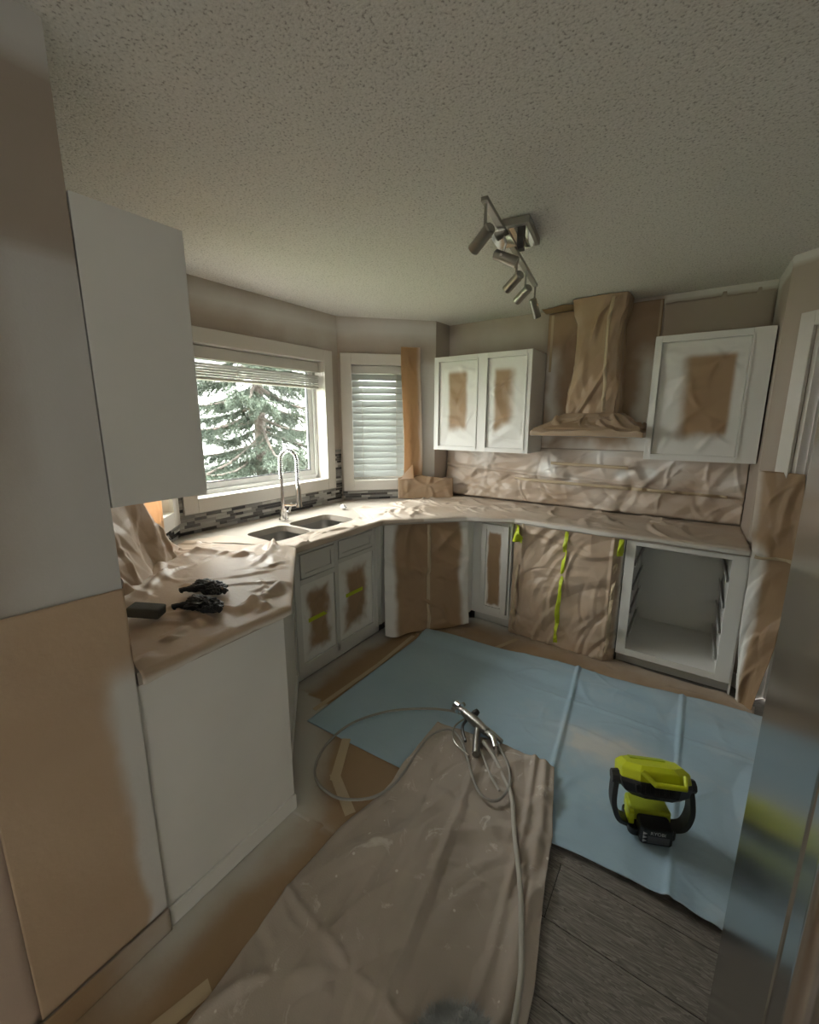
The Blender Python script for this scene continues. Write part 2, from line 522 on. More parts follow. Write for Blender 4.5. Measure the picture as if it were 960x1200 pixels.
wall('wall_left', FL, 0, 2.04, spray=left_spray, m='wall_left', res=.03, thick=.12)
FL2 = Frame((-1.36, .44), (-1, 0), 1)
wall('wall_left_rear', Frame((-1.24, .44), (-1, 0)), .121, .52, spray=lambda s, z: .2 + 0 * s, thick=.1)
wall('wall_left_front', Frame((-1.24, -1.6), (-1, 0), -1), .121, 1.5, m='dark_room', res=.5, thick=.1)
wall('wall_living', Frame((-2.74, -3.3), (0, 1)), 0, 1.8, m='dark_room', holes=[(.15, 1.65, .10, 2.14)], res=.5)  # opening cut here to let in added daylight


def frame_boards(fr, a, b, z0, z1, w, d0, d1, mb=None):
    """four boards round an opening a..b, z0..z1"""
    mb = mb or MB(); k = fr.mtx()
    mb.box(a - w, a, d0, d1, z0 - w, z1 + w, k); mb.box(b, b + w, d0, d1, z0 - w, z1 + w, k)
    mb.box(a, b, d0, d1, z1, z1 + w, k); mb.box(a, b, d0, d1, z0 - w, z0, k)
    return mb


def window(name, fr, a, b, z0, z1, w):
    r = empty(name, kind='structure')
    frame_boards(fr, a, b, z0, z1, w, 0, .022).build('casing', 'trim', r, bevel=.003)
    frame_boards(fr, a, b, z0, z1, .016, -.155, .0).build('jamb', 'trim', r)
    i = .03
    frame_boards(fr, a + i, b - i, z0 + i, z1 - i, i, -.15, -.09).build('window_frame', 'vinyl', r, bevel=.003)
    i2 = .072
    frame_boards(fr, a + i2, b - i2, z0 + i2, z1 - i2, .042, -.14, -.105).build('sash', 'vinyl', r, bevel=.003)
    frame_boards(fr, a + i2 + .006, b - i2 - .006, z0 + i2 + .006, z1 - i2 - .006, .006, -.125, -.108).build('gasket', 'gasket', r)
    MB().box(a + i2, b - i2, -.122, -.118, z0 + i2, z1 - i2, fr.mtx()).build('glass', 'glass', r)
    return r


window('window_1', FW, .125, 1.255, 1.125, 2.065, .09)
window('window_2', FB, .11, .59, 1.085, 2.065, .09)
window('window_3', FA, .11, .59, 1.085, 2.065, .09)

# door on the 45 degree wall
d1 = empty('door_1', kind='structure')
k = FC.mtx(); mb = MB()
mb.box(.10, .168, 0, .022, 0, 2.14, k).box(.982, 1.05, 0, .022, 0, 2.14, k).box(.168, .982, 0, .022, 2.07, 2.14, k)
mb.build('casing', 'trim', d1, bevel=.003)
MB().box(.170, .19, -.13, 0, 0, 2.068, k).box(.96, .978, -.13, 0, 0, 2.068, k).box(.19, .96, -.13, 0, 2.05, 2.068, k).build('jamb', 'trim', d1)
MB().box(.194, .956, -.085, -.05, .01, 2.045, k).build('door_slab', 'doorpaint', d1, bevel=.004)
MB().tube([FC.p(.89, .96, -.05), FC.p(.89, .96, -.015)], .012, 10).tube([FC.p(.89, .96, -.02), FC.p(.89, .96, 0), FC.p(.89, .96, .012)], [.02, .028, .018], 12).build('door_knob', 'nickel', d1, smooth=True)
# baseboard on the left wall and on the short door wall
MB().box(-1.24, -1.226, -1.6, .44, 0, .085).build('baseboard_left', 'wall_left', bevel=.003, kind='structure')
MB().box(.0, .10, 0, .014, 0, .09, FC.mtx()).build('baseboard_right', 'trim', bevel=.003, kind='structure')
# patio opening added out of view behind the camera to supply extra daylight
wr = empty('added_patio_window', kind='structure')
mb = MB(); wa, wb = -3.15, -1.65      # opening, world y
for yy in (wa, (wa + wb) / 2 - .025, wb - .05):
    mb.box(-2.84, -2.76, yy, yy + .05, .10, 2.14)
mb.box(-2.84, -2.76, wa, wb, .10, .16).box(-2.84, -2.76, wa, wb, 2.08, 2.14)
mb.build('window_frame', 'vinyl', wr)
ws5 = empty('added_sidelight', kind='structure')  # unseen sidelight, added to bring more daylight into the room
MB().box(.85, .90, -3.4, -3.32, .06, 2.12).box(1.05, 1.10, -3.4, -3.32, .06, 2.12).box(.90, 1.05, -3.4, -3.32, .06, .10).box(.90, 1.05, -3.4, -3.32, 2.08, 2.12).build('window_frame', 'vinyl', ws5)

# ------------------------------------------------------------------ blinds
vb = empty('window_blind', label='white slatted blind pulled up to the top of the big sink window', cat='blind')
k = FW.mtx()
MB().box(.135, 1.245, -.08, -.04, 1.985, 2.06, k).build('valance', 'blind', vb, bevel=.004)
sl = MB().box(.145, 1.235, -.083, -.033, -.0014, .0014, k).mesh('slat')
for i in range(11):
    o = link('slat', sl, 'blind', vb); o.location = (0.004 * math.sin(i * 2.3), .004 * math.sin(i * 1.7), 1.957 - i * .0082); o.rotation_euler = (0, R(.12 * math.sin(i * 3.1)), 0)
MB().box(.145, 1.235, -.085, -.03, 1.858, 1.873, k).build('bottom_rail', 'blind', vb, bevel=.003)
for s in (.5, .86, 1.13):
    MB().box(s, s + .003, -.03, -.028, 1.855, 1.965, k).build('cord', 'trim', vb)
vb2 = empty('window_blind', label='white slatted blind lowered and closed over the small window right of the sink', cat='blind')
k = FB.mtx()
MB().box(.115, .585, -.075, -.02, 2.0, 2.06, k).build('head_rail', 'blind', vb2, bevel=.003)
sl = None
for i in range(16):
    z = 1.968 - i * .0555
    if sl is None:
        mb = MB()
        T = FB.mtx() @ Matrix.Translation((0, -.05, 0)) @ Matrix.Rotation(R(-56), 4, 'X')
        mb.box(.118, .582, -.033, .033, -.0015, .0015, T)
        sl = mb.mesh('slat')
    o = link('slat', sl, 'blind_lit', vb2); o.location = (0, 0, z)
MB().box(.118, .582, -.07, -.03, 1.09, 1.108, k).build('bottom_rail', 'blind', vb2, bevel=.003)
for s in (.2, .5):
    MB().box(s, s + .003, -.028, -.026, 1.1, 2.0, k).build('cord', 'trim', vb2)

# ------------------------------------------------------------------ mosaic backsplash
CT = .91
rt = random.Random(12)
tile_mesh = {}


def tiles(name, fr, rects, label):
    r = empty(name, label=label, cat='tiles')
    k = fr.mtx(); mb = MB()
    for (a, b, z0, z1) in rects: mb.box(a, b, .0, .004, z0, z1, k)
    mb.build('grout_bed', 'grout', r)
    n = 0
    for (a, b, z0, z1) in rects:
        z = z0 + .001
        while z + .017 < z1 + .003:
            s = a + .001 - rt.uniform(0, .03); h = .0185
            while s < b - .004:
                ln = rt.choice((.048, .075, .10, .14))
                s0, s1 = max(s, a + .001), min(s + ln, b - .001)
                if s1 - s0 > .008:
                    c = rt.choice((0, 0, 0, 1, 1, 2, 2, 3, 3, 3, 4, 5, 5, 6)); th = rt.choice((.008, .0095, .011))
                    key = (name, round(s1 - s0, 4), c, th)
                    me = MB().box(s0, s1, .003, th, z, z + h - .0015, k).mesh('tile')
                    link('tile', me, 'tile%d' % c, r); n += 1
                s += ln + .0015
            z += h + .0008
    return n


tiles('tile_backsplash', FW, [(.0, 1.43, CT + .002, 1.033), (1.348, 1.43, 1.034, 1.36), (.0, .033, 1.034, 1.36)], 'grey and black mosaic tile backsplash under the big sink window')
tiles('tile_backsplash', FB, [(.012, LB, CT + .002, .993)], 'short mosaic tile backsplash under the small window with closed blind')
tiles('tile_backsplash', FA, [(.012, .6, CT + .002, .993)], 'mosaic tile backsplash strip at the left counter beside the lit brown paper')

# ------------------------------------------------------------------ countertop with sink cut-outs
def slab(name, outline, holes, z0, z1, m, **kw):
    bm = bmesh.new(); es = []
    for loop in [outline] + holes:
        vs = [bm.verts.new((x, y, z1)) for x, y in loop]
        es += [bm.edges.new((vs[i], vs[(i + 1) % len(vs)])) for i in range(len(vs))]
    bmesh.ops.triangle_fill(bm, use_beauty=True, use_dissolve=False, edges=es)
    # drop faces that fell inside a hole
    def inside(p, poly):
        c = False
        for i in range(len(poly)):
            (x1, y1), (x2, y2) = poly[i], poly[i - 1]
            if (y1 > p.y) != (y2 > p.y) and p.x < (x2 - x1) * (p.y - y1) / (y2 - y1) + x1: c = not c
        return c
    bad = [f for f in bm.faces if any(inside(f.calc_center_median(), h) for h in holes)]
    bmesh.ops.delete(bm, geom=bad, context='FACES_ONLY')
    r = bmesh.ops.extrude_face_region(bm, geom=list(bm.faces))
    for v in [g for g in r['geom'] if isinstance(g, bmesh.types.BMVert)]: v.co.z = z0
    bmesh.ops.recalc_face_normals(bm, faces=bm.faces)
    me = bpy.data.meshes.new(name); bm.to_mesh(me); bm.free()
    return link(name, me, m, **kw)


def rrect(x0, x1, y0, y1, r, n=5):
    out = []
    for cx, cy, a in ((x1 - r, y1 - r, 0), (x0 + r, y1 - r, 90), (x0 + r, y0 + r, 180), (x1 - r, y0 + r, 270)):
        for i in range(n + 1):
            t = R(a + 90 * i / n); out.append((cx + r * math.cos(t), cy + r * math.sin(t)))
    return out


bowlL = rrect(-2.28, -1.975, 1.50, 1.80, .06)
bowlR = rrect(-2.28, -1.975, 1.83, 2.21, .06)
outline = [(-1.232, .445), (-1.232, .972), (-1.805, 1.487), (-1.805, 2.283), (-1.365, 2.735), (-1.05, 2.875), (.300, 2.875), (.292, 3.08), (.283, 3.517),
           (-1.967, 3.517), (BX + .006, BY - .006), (-2.552, 2.678), (-2.554, 1.256), (-1.744, .445)]
slab('countertop', outline, [bowlL, bowlR], CT - .04, CT, 'counter', label='beige laminate countertop running round the kitchen under masking paper', cat='countertop')
sink = empty('kitchen_sink', (0, 0, 0), label='double bowl stainless steel sink set in the counter below the window', cat='sink')
for bl in (bowlL, bowlR):
    n = len(bl); cx = sum(p[0] for p in bl) / n; cy = sum(p[1] for p in bl) / n; mb = MB(); dep = CT - .20
    rings = [[(x + (x - cx) * .03, y + (y - cy) * .03, CT - .0415) for x, y in bl], [(x, y, CT - .0415) for x, y in bl],
             [(cx + (x - cx) * .97, cy + (y - cy) * .97, dep + .03) for x, y in bl], [(cx + (x - cx) * .88, cy + (y - cy) * .88, dep) for x, y in bl]]
    V = [p for r_ in rings for p in r_] + [(cx, cy, dep - .004)]
    Fc = [(j * n + i, j * n + (i + 1) % n, (j + 1) * n + (i + 1) % n, (j + 1) * n + i) for j in range(3) for i in range(n)] + [(3 * n + i, 3 * n + (i + 1) % n, 4 * n) for i in range(n)]
    o = mb.add(V, Fc).build('bowl', 'steel_satin', sink, smooth=True)
    sd = o.modifiers.new('t', 'SOLIDIFY'); sd.thickness = .001
    MB().tube([(cx, cy, dep + .004), (cx, cy, dep + .001)], [.03, .04], 16).build('drain', 'chrome', sink, smooth=True)

# ------------------------------------------------------------------ base cabinets
def panel_face(mb, fr, a, b, z0, z1, w, d0, d1):
    """shaker front: frame proud, centre recessed"""
    k = fr.mtx()
    mb.box(a, a + w, d0, d1, z0, z1, k).box(b - w, b, d0, d1, z0, z1, k).box(a + w, b - w, d0, d1, z1 - w, z1, k).box(a + w, b - w, d0, d1, z0, z0 + w, k)
    mb.box(a + w, b - w, d0, d1 - .008, z0 + w, z1 - w, k)


# left run: plain end panel
lc = empty('base_cabinet', (0, 0, 0), label='base cabinet with plain white end panel beside the left wall', cat='cabinet')
MB().box(-1.70, -1.262, .445, .952, .09, .865).build('body', 'paint', lc)
MB().box(-1.258, -1.240, .4415, .958, .006, .866).build('end_panel', 'paint', lc, bevel=.002)
MB().box(-1.239, -1.228, .4415, .958, .006, .075).build('baseboard', 'paint', lc, bevel=.003)
MB().prism([(-1.262, .446), (-1.262, .92), (-1.70, .92), (-1.70, .446)], .008, .088).build('toe_kick', 'primer', lc)
# diagonal front between the left run and the sink
FD = Frame((-1.262, .955), (-.568, .545))
ld = math.hypot(.568, .545)
dc = empty('base_cabinet', label='narrow angled base cabinet front between end panel and sink cabinet', cat='cabinet')
mb = MB(); panel_face(mb, FD, .01, ld - .01, .09, .862, .06, -.02, .0); mb.build('door', 'primer', dc, bevel=.002)
MB().box(.01, ld - .01, -.08, -.065, .006, .088, FD.mtx()).build('toe_kick', 'primer', dc)
# sink cabinet, front faces +x at x = -1.83
FS = Frame((-1.83, 1.503), (0, 1))
skc = empty('sink_cabinet', label='grey primed sink cabinet with two papered door openings below the sink', cat='cabinet')
k = FS.mtx(); T = .78
mb = MB()
mb.box(0, .045, -.02, 0, .10, .866, k).box(.328, .362, -.02, 0, .10, .866, k).box(.712, .84, -.02, 0, .10, .866, k)
mb.box(.045, .712, -.02, 0, .10, .15, k).box(.045, .328, -.02, 0, .655, .69, k).box(.362, .712, -.02, 0, .70, .73, k).box(.045, .328, -.02, 0, .845, .866, k).box(.362, .712, -.02, 0, .852, .866, k)
mb.build('face_frame', 'primer', skc, bevel=.002)
for (a, b, z0, z1) in ((.05, .323, .695, .842), (.367, .707, .735, .850)):
    mb = MB(); panel_face(mb, FS, a, b, z0, z1, .028, -.016, .004); mb.build('drawer_front', 'primer', skc, bevel=.0015)
MB().box(.0, .84, -.60, -.585, .10, .70, k).box(.0, .012, -.585, -.02, .10, .70, k).box(.828, .84, -.585, -.02, .10, .70, k).box(.012, .828, -.585, -.02, .10, .115, k).build('body', 'primer', skc)
MB().box(.0, .84, -.075, -.06, .006, .098, k).build('toe_kick', 'primer', skc)
for (a, b, z0, z1) in ((.745, .76, .10, .86), (.79, .80, .10, .86)):
    MB().box(a, b, 0, .006, z0, z1, k).build('trim_strip', 'primer', skc, bevel=.001)


def edge_spray(u, v, w=.2, k=.12, seed=1, au=1.0, av=1.0, sharp=1.0):
    e = np.minimum(np.minimum(u, 1 - u) * au, np.minimum(v, 1 - v) * av)
    e = e + (vnoise(u * 5, v * 5, seed) - .5) * k
    return 1 - sm(e, w * (1 - .5 * sharp), w * (1 + .5 * sharp))


def insert(fr, a, b, z0, z1, label, depth=-.012, seed=1, w=.22, amp=.006, tapes=(), au=1.0, ang=None, grp=None, m='paper', sp=None):
    def P(u, v):
        s = a + (b - a) * u; z = z0 + (z1 - z0) * v
        pin = np.minimum(np.minimum(u, 1 - u), np.minimum(v, 1 - v)); pin = sm(pin, 0, .12)
        h = crumple(s, z, seed, 22, amp, (z1 - z0) * .28, ang) + .004 * (vnoise(s * 9, z * 9, seed) - .3)
        h = np.clip(h * pin, -.010, .010)
        return fr.np(s, z, depth + h)
    o = sheet('masking_paper', P, 44, 70, m, sp or (lambda u, v, p: edge_spray(u, v, w, .22, seed, au, (z1 - z0) / (b - a) * au)), label=label, cat='paper', group=grp)
    for (sa, sb, za, zb, g) in tapes:
        MB().box(sa, sb, depth + .004, depth + .006, za, zb, fr.mtx()).build('tape', 'green_tape' if g else 'tape', o)
    return o


insert(FS, .046, .327, .151, .654, 'brown masking paper with green tape in the left sink cabinet opening', seed=3, tapes=[(.10, .25, .40, .425, 1)])
insert(FS, .363, .711, .151, .699, 'brown masking paper with green tape in the right sink cabinet opening', seed=4, tapes=[(.43, .60, .44, .465, 1)])
# corner (45 degree) cabinet and its draped paper
FCn = Frame((-1.83, 2.345), (.452, .452))
lcn = .639
cc = empty('corner_cabinet', label='white corner base cabinet behind the brown draped paper', cat='cabinet')
k = FCn.mtx()
mb = MB(); panel_face(mb, FCn, .005, lcn / 2 - .004, .10, .862, .05, -.02, 0); mb.build('door', 'paint', cc, bevel=.002)
mb = MB(); panel_face(mb, FCn, lcn / 2 + .004, lcn - .005, .10, .862, .05, -.02, 0); mb.build('door', 'paint', cc, bevel=.002)
MB().box(.02, lcn - .02, -.09, -.075, .006, .098, k).build('toe_kick', 'primer', cc)


def P(u, v):
    s = .0 + lcn * u + .03 * (1 - v) * (.5 - u) * -1; z = .05 + .828 * v - .03 * (1 - v) * np.sin(u * 3.1)
    h = .012 + .006 * np.sin(u * 3.14) + .10 * (1 - v) ** 2 * np.exp(-((u - .08) / .16) ** 2) + .035 * (1 - v) ** 1.5
    h = h + np.clip(crumple(s, z, 21, 40, .016, .22), -.004, .03) * sm(v, -.1, .1)
    return FCn.np(s, z, h)


cp = sheet('masking_paper', P, 70, 90, 'paper', lambda u, v, p: np.maximum(1 - sm(u + .12 * (vnoise(v * 4, u * 3, 2) - .5), .08, .16), sm(u + .1 * (vnoise(v * 4, u * 4, 8) - .5), .86, .94)) * .95,
           label='brown masking paper hung over the corner cabinet, taped down its middle', cat='paper')
sheet('tape', lambda u, v: tuple(np.array(P(.495 + .04 * u, .02 + .96 * v)) + np.array([.0015, -.0015, 0]).reshape(3, 1, 1)), 3, 60, 'tape', parent=cp, thick=.0006)
# narrow cabinet left of the dishwasher
FK = Frame((-1.375, 2.895), (1, 0))
nc = empty('base_cabinet', label='narrow white base cabinet between corner paper and wrapped dishwasher', cat='cabinet')
k = FK.mtx()
MB().box(.0, .07, -.02, 0, .10, .866, k).box(.295, .31, -.02, 0, .10, .866, k).box(.07, .295, -.02, 0, .10, .135, k).box(.07, .295, -.02, 0, .84, .866, k).build('face_frame', 'paint', nc, bevel=.002)
mb = MB(); w = .04
mb.box(.075, .075 + w, 0, .018, .14, .838, k).box(.29 - w, .29, 0, .018, .14, .838, k).box(.075 + w, .29 - w, 0, .018, .838 - w, .838, k).box(.075 + w, .29 - w, 0, .018, .14, .14 + w, k)
mb.build('door_frame', 'paint', nc, bevel=.002)
MB().box(.0, .31, -.60, -.58, .10, .86, k).box(.298, .31, -.58, -.02, .1, .86, k).box(0, .298, -.58, -.02, .1, .115, k).build('body', 'paint', nc)
MB().box(.0, .31, -.085, -.07, .006, .098, k).build('toe_kick', 'primer', nc)
insert(FK, .112, .253, .178, .80, 'tall strip of brown masking paper in the narrow cabinet left of the dishwasher', depth=.007, seed=7, w=.16, amp=.004)

MB().box(-1.392, -1.374, 2.80, 2.90, .10, .866).build('filler_strip', 'paint', nc)
# wrapped dishwasher
dw = empty('dishwasher', (0, 0, 0), label='dishwasher wrapped in creased brown paper with a green tape stripe', cat='dishwasher')
MB().box(-1.045, -.345, 2.93, 3.45, .02, .862).build('body', 'dark_metal', dw)


def PD(u, v):
    x = -1.062 + .742 * u; z = .02 + .865 * v
    y = 2.885 + .05 * (np.abs(u - .5) * 2) ** 12
    h = crumple(x, z, 31, 34, .020, .30, R(58), .35) + crumple(x, z, 33, 40, .009, .16) + .010 * (vnoise(x * 7, z * 7, 8) - .3)
    h = h + .012 * np.clip(1 - np.abs(z - .77 + .05 * np.sin(x * 9)) / .03, 0, 1)
    g = .012 * np.clip(1 - np.abs(x + .98) / .02, 0, 1) + .012 * np.clip(1 - np.abs(x + .38) / .02, 0, 1)
    return x, y - np.clip(h + g, -.012, .06) - .022 * (1 - v), z


sheet('paper_wrap', PD, 150, 170, 'paper_pink', lambda u, v, p: .85 * np.maximum(1 - sm(u, .0, .02), sm(u, .97, 1.)) * (v > .1) + .12 * vnoise(u * 6, v * 6, 3), parent=dw)
sheet('tape', lambda u, v: tuple(np.array(PD(.475 + .035 * u + .03 * v, .03 + .95 * v)) + np.array([0, -.007, 0]).reshape(3, 1, 1)), 6, 120, 'green_tape', parent=dw, thick=.0006)
sheet('tape', lambda u, v: tuple(np.array(PD(.015 + .11 * u * (1 - .3 * v), .84 + .13 * v)) + np.array([0, -.006, 0]).reshape(3, 1, 1)), 10, 14, 'green_tape', parent=dw, thick=.0006)
sheet('tape', lambda u, v: tuple(np.array(PD(.955 + .04 * u, .86 + .12 * v)) + np.array([0, -.006, 0]).reshape(3, 1, 1)), 8, 14, 'green_tape', parent=dw, thick=.0006)
sheet('tape', lambda u, v: tuple(np.array(PD(.93 + .03 * u, .04 + .8 * v)) + np.array([0, -.007, 0]).reshape(3, 1, 1)), 4, 90, 'tape', parent=dw, thick=.0006)
sheet('tape', lambda u, v: tuple(np.array(PD(.06 + .03 * u, .04 + .6 * v)) + np.array([0, -.007, 0]).reshape(3, 1, 1)), 4, 90, 'tape', parent=dw, thick=.0006)

# open drawer cabinet at the right end of the run
oc = empty('drawer_cabinet', (0, 0, 0), label='open white base cabinet with drawers removed, right end of the range wall', cat='cabinet')
x0, x1, yb, yf = -.312, .298, 3.46, 2.905
MB().box(x0, x0 + .048, yf, yb, .09, .866).build('side_panel', 'paint', oc, bevel=.001)
MB().box(x1 - .072, x1, yf, yb, .09, .866).build('side_panel', 'paint', oc, bevel=.001)
MB().box(x0 + .048, x1 - .072, yb - .012, yb, .09, .866).build('back_panel', 'paint', oc)
MB().box(x0 + .048, x1 - .072, yf, yb - .012, .115, .133).build('bottom_panel', 'paint', oc)
MB().box(x0, x0 + .055, yf - .019, yf, .09, .866).box(x1 - .075, x1, yf - .019, yf, .09, .866).box(x0 + .055, x1 - .075, yf - .019, yf, .838, .866).box(x0 + .055, x1 - .075, yf - .019, yf, .09, .135).build('face_frame', 'paint', oc, bevel=.0015)
for z in (.20, .37, .53, .69):
    for xa, xb in ((x0 + .048, x0 + .066), (x1 - .090, x1 - .072)):
        MB().box(xa, xb, yf + .01, yb - .04, z, z + .006).box(xa if xa > 0 else xb - .003, (xa + .003) if xa > 0 else xb, yf + .01, yb - .04, z, z + .028).build('drawer_runner', 'primer', oc)
MB().box(x0, x1, yf + .05, yf + .065, .006, .088).build('toe_kick', 'primer', oc)

# ------------------------------------------------------------------ wall cabinets
def wall_cabinet(x0, x1, label, split, filler=0, openings=(), mt='paint'):
    r = empty('wall_cabinet', (0, 0, 0), label=label, cat='cabinet')
    z0, z1, yf, yb = 1.355, 2.122, 3.20, 3.512
    MB().box(x0, x0 + .016, yf, yb, z0, z1).build('side_panel', mt, r)
    MB().box(x1 - .016, x1, yf, yb, z0, z1).build('side_panel', mt, r)
    MB().box(x0 + .016, x1 - .016, yb - .01, yb, z0, z1).build('back_panel', mt, r)
    MB().box(x0 + .016, x1 - .016, yf, yb - .01, z0, z0 + .016).build('bottom_panel', mt, r)
    MB().box(x0 + .016, x1 - .016, yf, yb - .01, z1 - .016, z1).build('top_panel', mt, r)
    mb = MB(); xs = [x0] + [v for o in openings for v in o] + [x1]
    for i in range(0, len(xs), 2): mb.box(xs[i], xs[i + 1], yf - .019, yf, z0, z1)
    for a, b in openings: mb.box(a, b, yf - .019, yf, z0, z0 + .034).box(a, b, yf - .019, yf, z1 - .04, z1)
    mb.build('face_frame', mt, r, bevel=.002)
    for a, b in openings:     # inner bead round every opening
        mb = MB(); q = .010
        mb.box(a - q, a + .001, yf - .026, yf - .019, z0 + .024, z1 - .03).box(b - .001, b + q, yf - .026, yf - .019, z0 + .024, z1 - .03)
        mb.box(a, b, yf - .026, yf - .019, z0 + .024, z0 + .034).box(a, b, yf - .026, yf - .019, z1 - .04, z1 - .03)
        mb.build('bead', mt, r, bevel=.001)
    return r


wall_cabinet(-1.920, -1.082, 'white double wall cabinet with papered openings beside the small window', True, openings=[(-1.875, -1.525), (-1.435, -1.125)])
wall_cabinet(-.300, .283, 'white single wall cabinet with one papered opening right of the range hood', False, openings=[(-.262, .182)])
FU = Frame((0, 3.20), (1, 0))
insert(FU, -1.874, -1.526, 1.389, 2.082, 'brown masking paper in the left opening of the double wall cabinet', depth=.003, seed=11, amp=.010,
       sp=lambda u, v, p: 1 - sm(u + .06 * (vnoise(v * 6, u * 6, 2) - .5), .20, .32) * (1 - sm(u + .05 * vnoise(v * 5, u * 3, 6), .70, .82)) * sm(v + .08 * (vnoise(u * 6, v * 6, 4) - .5), .14, .26) * (1 - sm(v, .84, .91)))
insert(FU, -1.434, -1.126, 1.389, 2.082, 'brown masking paper in the right opening of the double wall cabinet', depth=.003, seed=13, amp=.010,
       sp=lambda u, v, p: 1 - sm(u + .06 * (vnoise(v * 6, u * 6, 7) - .5), .14, .26) * (1 - sm(u + .10 * vnoise(v * 5, u * 3, 9), .55, .85)) * sm(v + .10 * (vnoise(u * 6, v * 6, 4) - .5) + .2 * (1 - u), .30, .42) * (1 - sm(v, .84, .91)))
rp = insert(FU, -.261, .181, 1.389, 2.082, 'brown masking paper in the opening of the single wall cabinet by the door', depth=.003, seed=17, w=.30, amp=.011, m='paper',
            sp=lambda u, v, p: 1 - sm(u + .05 * (vnoise(v * 6, u * 6, 2) - .5), .22, .40) * (1 - sm(u, .84, .90)) * sm(v + .08 * (vnoise(u * 6, v * 6, 4) - .5), .10, .22) * (1 - sm(v, .84, .90)))
# left upper cabinet, seen from its end
lu = empty('wall_cabinet', (0, 0, 0), label='upper cabinet seen from its plain grey-white end at the left wall', cat='cabinet')
MB().box(-1.72, -1.262, .445, .700, 1.39, 2.118).build('body', 'paint', lu)
MB().box(-1.260, -1.240, .444, .702, 1.385, 2.120).build('end_panel', 'paint', lu, bevel=.001)
MB().box(-1.72, -1.262, .702, .716, 1.388, 2.116).build('door', 'paint', lu, bevel=.002)

# ------------------------------------------------------------------ range hood wrapped in paper
hd = empty('range_hood', (-.66, 3.52, 1.5), label='chimney range hood wrapped in brown masking paper above the counter', cat='range hood')
hd_inv = Matrix.Translation((.66, -3.52, -1.5))


def PH(u, v):   # u round the three sides, v up
    z = 1.55 + .885 * v
    fl = np.clip(1 - v / .11, 0, 1)
    wx = .150 + .20 * fl ** 1.2 + .02 * sm(v, .8, .9) + .008 * np.sin(v * 7)
    wy = .245 + .19 * fl ** 1.2 + .012 * sm(v, .8, .9)
    pts = [(-1, 0), (-1, 1), (1, 1), (1, 0)]
    t = u * 3
    a = np.interp(t, [0, 1, 2, 3], [-1, -1, 1, 1]); b = np.interp(t, [0, 1, 2, 3], [0, 1, 1, 0])
    r_ = 1 - .05 * (np.exp(-((t - 1) / .12) ** 2) + np.exp(-((t - 2) / .12) ** 2))
    lean = -.006 * v
    h = crumple(t * .33, z, 41, 26, .020, .30, R(75), .35) + .018 * (vnoise(t * 2.2, z * 4, 4) - .5) * 2
    h = h + .022 * np.clip(1 - np.abs((z - 1.62) - (t - 1.15) * .55) / .045, 0, 1) * (t > 1.1) * (t < 1.8)
    x = -.665 + a * wx * r_ + lean + h * (np.abs(b) < .99) * a
    y = 3.515 - b * wy * r_ - h * (b > .5)
    return x + .66, np.minimum(y, 3.514) - 3.52, z - 1.5


sheet('paper_wrap', PH, 160, 150, 'paper', lambda u, v, p: .12 * vnoise(u * 6, v * 6, 3) + 0 * u, parent=hd)


def PHc(u, v):  # canopy skirt: from chimney foot out to the rim
    t = u * 3
    a = np.interp(t, [0, 1, 2, 3], [-1, -1, 1, 1]); b = np.interp(t, [0, 1, 2, 3], [0, 1, 1, 0])
    k_ = np.clip(v / .85, 0, 1); wx = .19 + (.365 - .19) * k_; wy = .26 + (.46 - .26) * k_
    z = 1.655 - .125 * k_ ** .8 - .03 * np.clip((v - .85) / .15, 0, 1)
    h = crumple(t * .6, v * .3, 44, 44, .026, .16) + .012 * (vnoise(t * 5, v * 4, 6) - .4)
    h = h * sm(v, 0, .15) * (1 - sm(v, .8, 1))
    return -.665 + a * wx + .66, np.minimum(3.515 - b * wy, 3.514) - 3.52, z + h - 1.5


sheet('canopy_paper', PHc, 170, 46, 'paper', lambda u, v, p: .25 * vnoise(u * 9, v * 5, 7) + .0 * u, parent=hd)
mb = MB().box(-.365, .355, -.455, -.004, -.005, .022); mb.build('canopy', 'steel_satin', hd)
sheet('tape', lambda u, v: tuple(np.array(PH(.575 + .025 * u, .13 + .85 * v)) + np.array([0, -.0018, 0]).reshape(3, 1, 1)), 4, 100, 'tape', parent=hd, thick=.0006)

# ------------------------------------------------------------------ masking papers on walls and counters
def PB(u, v):   # creased paper over the range wall backsplash
    x = -1.955 + 2.235 * u; z = CT + .004 + .465 * v
    h = crumple(x, z, 51, 80, .016, .22) + crumple(x, z, 53, 60, .016, .42, R(8), .3) + .022 * (vnoise(x * 4, z * 5, 8) - .35) + .03 * (1 - v) ** 3
    h = h + .02 * np.clip(1 - np.abs(z - 1.12 + .04 * x) / .02, 0, 1)
    h = h * sm(v, -.02, .05) * (1 - sm(v, .9, 1.0) * .8)
    h = h + .02 * np.exp(-((x + .93) ** 2 + (z - 1.2) ** 2) / .004) + .015 * np.exp(-((x + .45) ** 2 + (z - 1.17) ** 2) / .002)
    return x, 3.510 - np.clip(h, -.002, .075), z


def bs(u, v, p):
    x, z = p[..., 0], p[..., 2]
    s = .18 + .35 * (vnoise(x * 3.2, z * 5, 6) - .5) + .45 * sm(z, 1.25, 1.36) * (vnoise(x * 2, z * 2, 14))
    for cx, cz, r_, a in ((-1.0, 1.22, .11, .9), (-.80, 1.13, .08, .5), (-.45, 1.21, .05, .9), (-.28, 1.23, .05, .9), (-.15, 1.30, .12, .5), (-1.6, 1.3, .12, .5), (.2, 1.2, .09, .6), (-.6, 1.36, .14, .45)):
        s = s + a * np.exp(-((x - cx) ** 2 + (z - cz) ** 2 * 1.6) / r_ ** 2)
    return s


